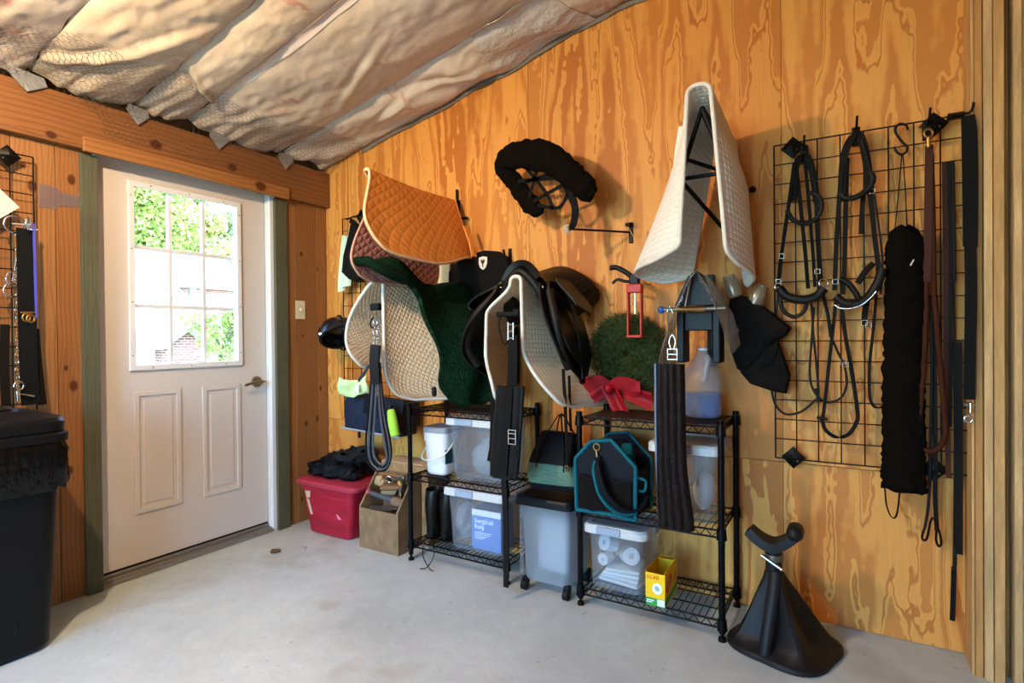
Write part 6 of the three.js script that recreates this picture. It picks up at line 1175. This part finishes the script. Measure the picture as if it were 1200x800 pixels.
{ // girth and straps under the black saddle
  const g = thing('girth', 'broad black girth with a steel buckle hanging below the black saddle', 'girth');
  const Z = 0.52, t = PZ(600, 452, Z), b = PZ(596, 560, Z);
  M('padded_body', sheet((u, v) => { const p = t.clone().lerp(b, v), w = 0.062 + 0.006 * v; return V(p.x + (u * 2 - 1) * w * (v > 0.93 ? 1 - 0.25 * sst(0.93, 1, v) : 1) - 0.02 * v, p.y, Z + 0.02 * (1 - Math.pow(2 * u - 1, 4))); }, 20, 30, 0.022, 0.12, 0.4, 1.1), mat.leatherSoft, g);
  M('centre_strap', strap([t.clone().add(V(0.004, 0.0, 0.034)), t.clone().lerp(b, 0.45).add(V(0, 0, 0.04)), t.clone().lerp(b, 0.95).add(V(-0.01, 0, 0.036))], 0.045, 0.006, V(1, 0, 0), 20), mat.webbing, g);
  for (const s of [-1, 1]) M('edge_roll', tube([t.clone().add(V(s * 0.06, 0, 0.012)), t.clone().lerp(b, 0.5).add(V(s * 0.066 - 0.01, 0, 0.014)), b.clone().add(V(s * 0.062 - 0.02, 0.006, 0.012))], 0.009, 30, 8), mat.leather, g);
  const bu = PZ(600, 512, Z + 0.047), w = 0.018, h = 0.03;
  M('buckle', mg([rod(bu.clone().add(V(-w, -h, 0)), bu.clone().add(V(-w, h, 0)), 0.003, 8), rod(bu.clone().add(V(w, -h, 0)), bu.clone().add(V(w, h, 0)), 0.003, 8), ...[-1, -0.2, 0.5, 1].map((k) => rod(bu.clone().add(V(-w, k * h, 0)), bu.clone().add(V(w, k * h, 0)), 0.003, 8))]), mat.chrome, g);
  M('upper_strap', strap(px([[601, 392], [601, 420], [600, 458]], 0.515), 0.048, 0.008, V(1, 0, 0), 16), mat.webbing, g);
  M('upper_buckle', mg([...[-1, 1].map((s) => rod(PZ(598.5 + s * 3, 378, 0.52), PZ(598.5 + s * 3, 398, 0.52), 0.003, 6)), ...[380, 388, 396].map((v) => rod(PZ(595.5, v, 0.52), PZ(601.5, v, 0.52), 0.003, 6))]), mat.chrome, g);
  M('hanging_strap', strap(px([[590, 556], [592, 600], [593, 650], [593, 688]], 0.50), 0.026, 0.004, V(1, 0, 0), 24), mat.leatherSoft, g);
  rebase(g);
  const s = tack('hanging_strap', 'short narrow black strap hanging in front of the bin beside the bucket', 'strap', [['strap', [[577, 462], [577, 500], [576, 525], [573, 540]], 0.026, 0.42, 'leather', 0.005]]); rebase(s);
  const r = tack('stirrup_leather', 'long thin black strap pair hanging from the saddle to the green bag', 'strap', [
    ['strap', [[660, 432], [662, 470], [664, 520], [665, 552]], 0.016, 0.36, 'leather', 0.004],
    ['strap', [[667, 440], [668, 480], [669, 505]], 0.012, 0.33, 'leather', 0.004]]);
  buckles(r, [[664, 548]], 0.365, 0.008); rebase(r);
}
// ---------- tack on the left wall grid ----------
{
  const P = (u, v, x) => PX(u, v, x);
  const g = thing('stirrup_strap', 'broad black strap with blue edge and steel fittings above the trash can', 'strap');
  M('strap', strap([P(30, 268, 0.10), P(31, 320, 0.105), P(32, 380, 0.105), P(34, 440, 0.10), P(36, 474, 0.10)], 0.062, 0.006, V(0, 0, 1), 30), mat.webbing, g);
  M('strap_tail', strap([P(41, 385, 0.085), P(44, 420, 0.085), P(50, 474, 0.085)], 0.028, 0.005, V(0, 0, 1), 20), mat.leatherSoft, g);
  M('blue_edge', strap([P(39.5, 262, 0.104), P(41, 320, 0.109), P(42.5, 372, 0.109)], 0.008, 0.008, V(0, 0, 1), 20), std(0x4a49a8, 0.5), g, 'violet blue edge binding');
  const ring = (u, v, r, x = 0.115, rot = 0.4) => { const p = P(u, v, x); return new THREE.TorusGeometry(r, 0.0038, 8, 26).rotateY(Math.PI / 2 + rot).translate(p.x, p.y, p.z); };
  M('buckle', mg([ring(31, 372, 0.016), ring(36, 373, 0.016), rod(P(24, 366, 0.115), P(41, 366, 0.115), 0.003, 8)]), mat.brass, g);
  rebase(g);
  const bit = (label, parts) => { const b = thing('snaffle_bit', label, 'bit'); parts.forEach(([n, ge]) => M(n, ge, mat.chrome, b)); rebase(b); };
  bit('steel snaffle bit hung on the left grid above the black strap', [['ring', ring(16, 263, 0.034, 0.09, 0.2)], ['ring', ring(33, 262, 0.026, 0.125, 1.0)], ['mouthpiece', rod(P(14, 262, 0.10), P(36, 264, 0.115), 0.005, 8)], ['toggle', rod(P(36, 269, 0.12), P(44, 269, 0.09), 0.003, 6)]]);
  bit('steel loose ring bit hung lower on the left grid', [['ring', ring(16, 327, 0.033, 0.09, 0.5)], ['ring', ring(14, 340, 0.028, 0.085, 0.1)], ['mouthpiece', rod(P(15, 330, 0.09), P(20, 300, 0.085), 0.005, 8)]]);
  bit('steel spur and chain fitting at the foot of the black strap', [['ring', ring(22, 452, 0.018, 0.11, 0.3)], ['shank', rod(P(20, 448, 0.11), P(21, 470, 0.11), 0.005, 8)], ['bar', rod(P(24, 462, 0.115), P(40, 464, 0.115), 0.005, 8)]]);
  const ch = thing('halter_chain', 'row of dull straps and chain behind the bits on the left grid', 'chain');
  M('chain', mg(Array.from({ length: 20 }, (_, i) => { const p = P(21 + Math.sin(i) * 0.6, 275 + i * 8.8, 0.075); return new THREE.TorusGeometry(0.009, 0.0022, 6, 14).rotateY(i % 2 ? 0.2 : 1.7).translate(p.x, p.y, p.z); })), mat.chrome, ch);
  M('dark_strap', strap([P(6, 380, 0.08), P(5, 430, 0.08), P(7, 474, 0.08)], 0.03, 0.008, V(0, 0, 1), 16), mat.leatherSoft, ch); rebase(ch);
  const card = M('paper_card', plate([[0, 0], [0.13, 0.01], [0.125, 0.15], [-0.005, 0.14]], P(23, 243, 0.075), V(0, -0.72, 0.69).normalize(), V(0, 0.69, 0.72).normalize(), 0.0012, 0), std(0xcbc2b2, 0.7)); tag(card, 'pale paper card tucked at an angle in the left wire grid', 'card');
}
// ---------- pendant lamp above, added fill light behind the camera ----------
{
  const lp = V(1.2, 2.33, 2.25), g = thing('pendant_bulb', 'bare warm light bulb hanging from the insulation', 'lamp');
  M('bulb', new THREE.SphereGeometry(0.035, 20, 14).translate(lp.x, lp.y, lp.z), new THREE.MeshStandardMaterial({ color: 0xffffff, emissive: 0xffd9ae, emissiveIntensity: 6 }), g);
  M('socket', new THREE.CylinderGeometry(0.02, 0.022, 0.06, 16).translate(lp.x, lp.y + 0.06, lp.z), mat.plasticBlack, g);
  M('cord', rod(V(lp.x, lp.y + 0.08, lp.z), V(lp.x, ceilY(lp.x) - 0.05, lp.z), 0.004, 6), mat.plasticBlack, g);
  rebase(g);
  const l = new THREE.PointLight(0xffdcb4, 17, 0, 2); l.name = 'bulb_light'; l.position.copy(lp); l.castShadow = true; l.shadow.radius = 0.9; scene.add(l);
  // unseen neutral fill light added behind the camera, shaped as a tube fixture
  const s = thing('added_fill_light', 'added white fill light shaped as a tube fixture under the ceiling', 'lamp');
  const sy = 2.72, sx = 3.4, sz = 3.7;
  M('housing', bx(sx - 0.62, sy, sz - 0.09, sx + 0.62, sy + 0.06, sz + 0.09, 0.01), mat.plasticWhite, s);
  M('diffuser', bx(sx - 0.6, sy - 0.012, sz - 0.075, sx + 0.6, sy, sz + 0.075), new THREE.MeshStandardMaterial({ color: 0xffffff, emissive: 0xf3f6ff, emissiveIntensity: 3 }), s);
  for (const o of [-0.5, 0.5]) M('hanger', rod(V(sx + o, sy + 0.06, sz), V(sx + o, ceilY(sx + o) - 0.03, sz), 0.003, 6), mat.galv, s);
  rebase(s);
  const a = new THREE.RectAreaLight(0xf2f4ff, 13, 1.2, 0.15); a.name = 'added_fill_glow'; a.position.set(sx, sy - 0.02, sz); a.lookAt(sx - 0.0, 0, sz - 0.001); scene.add(a);
}
renderer.render(scene, camera);
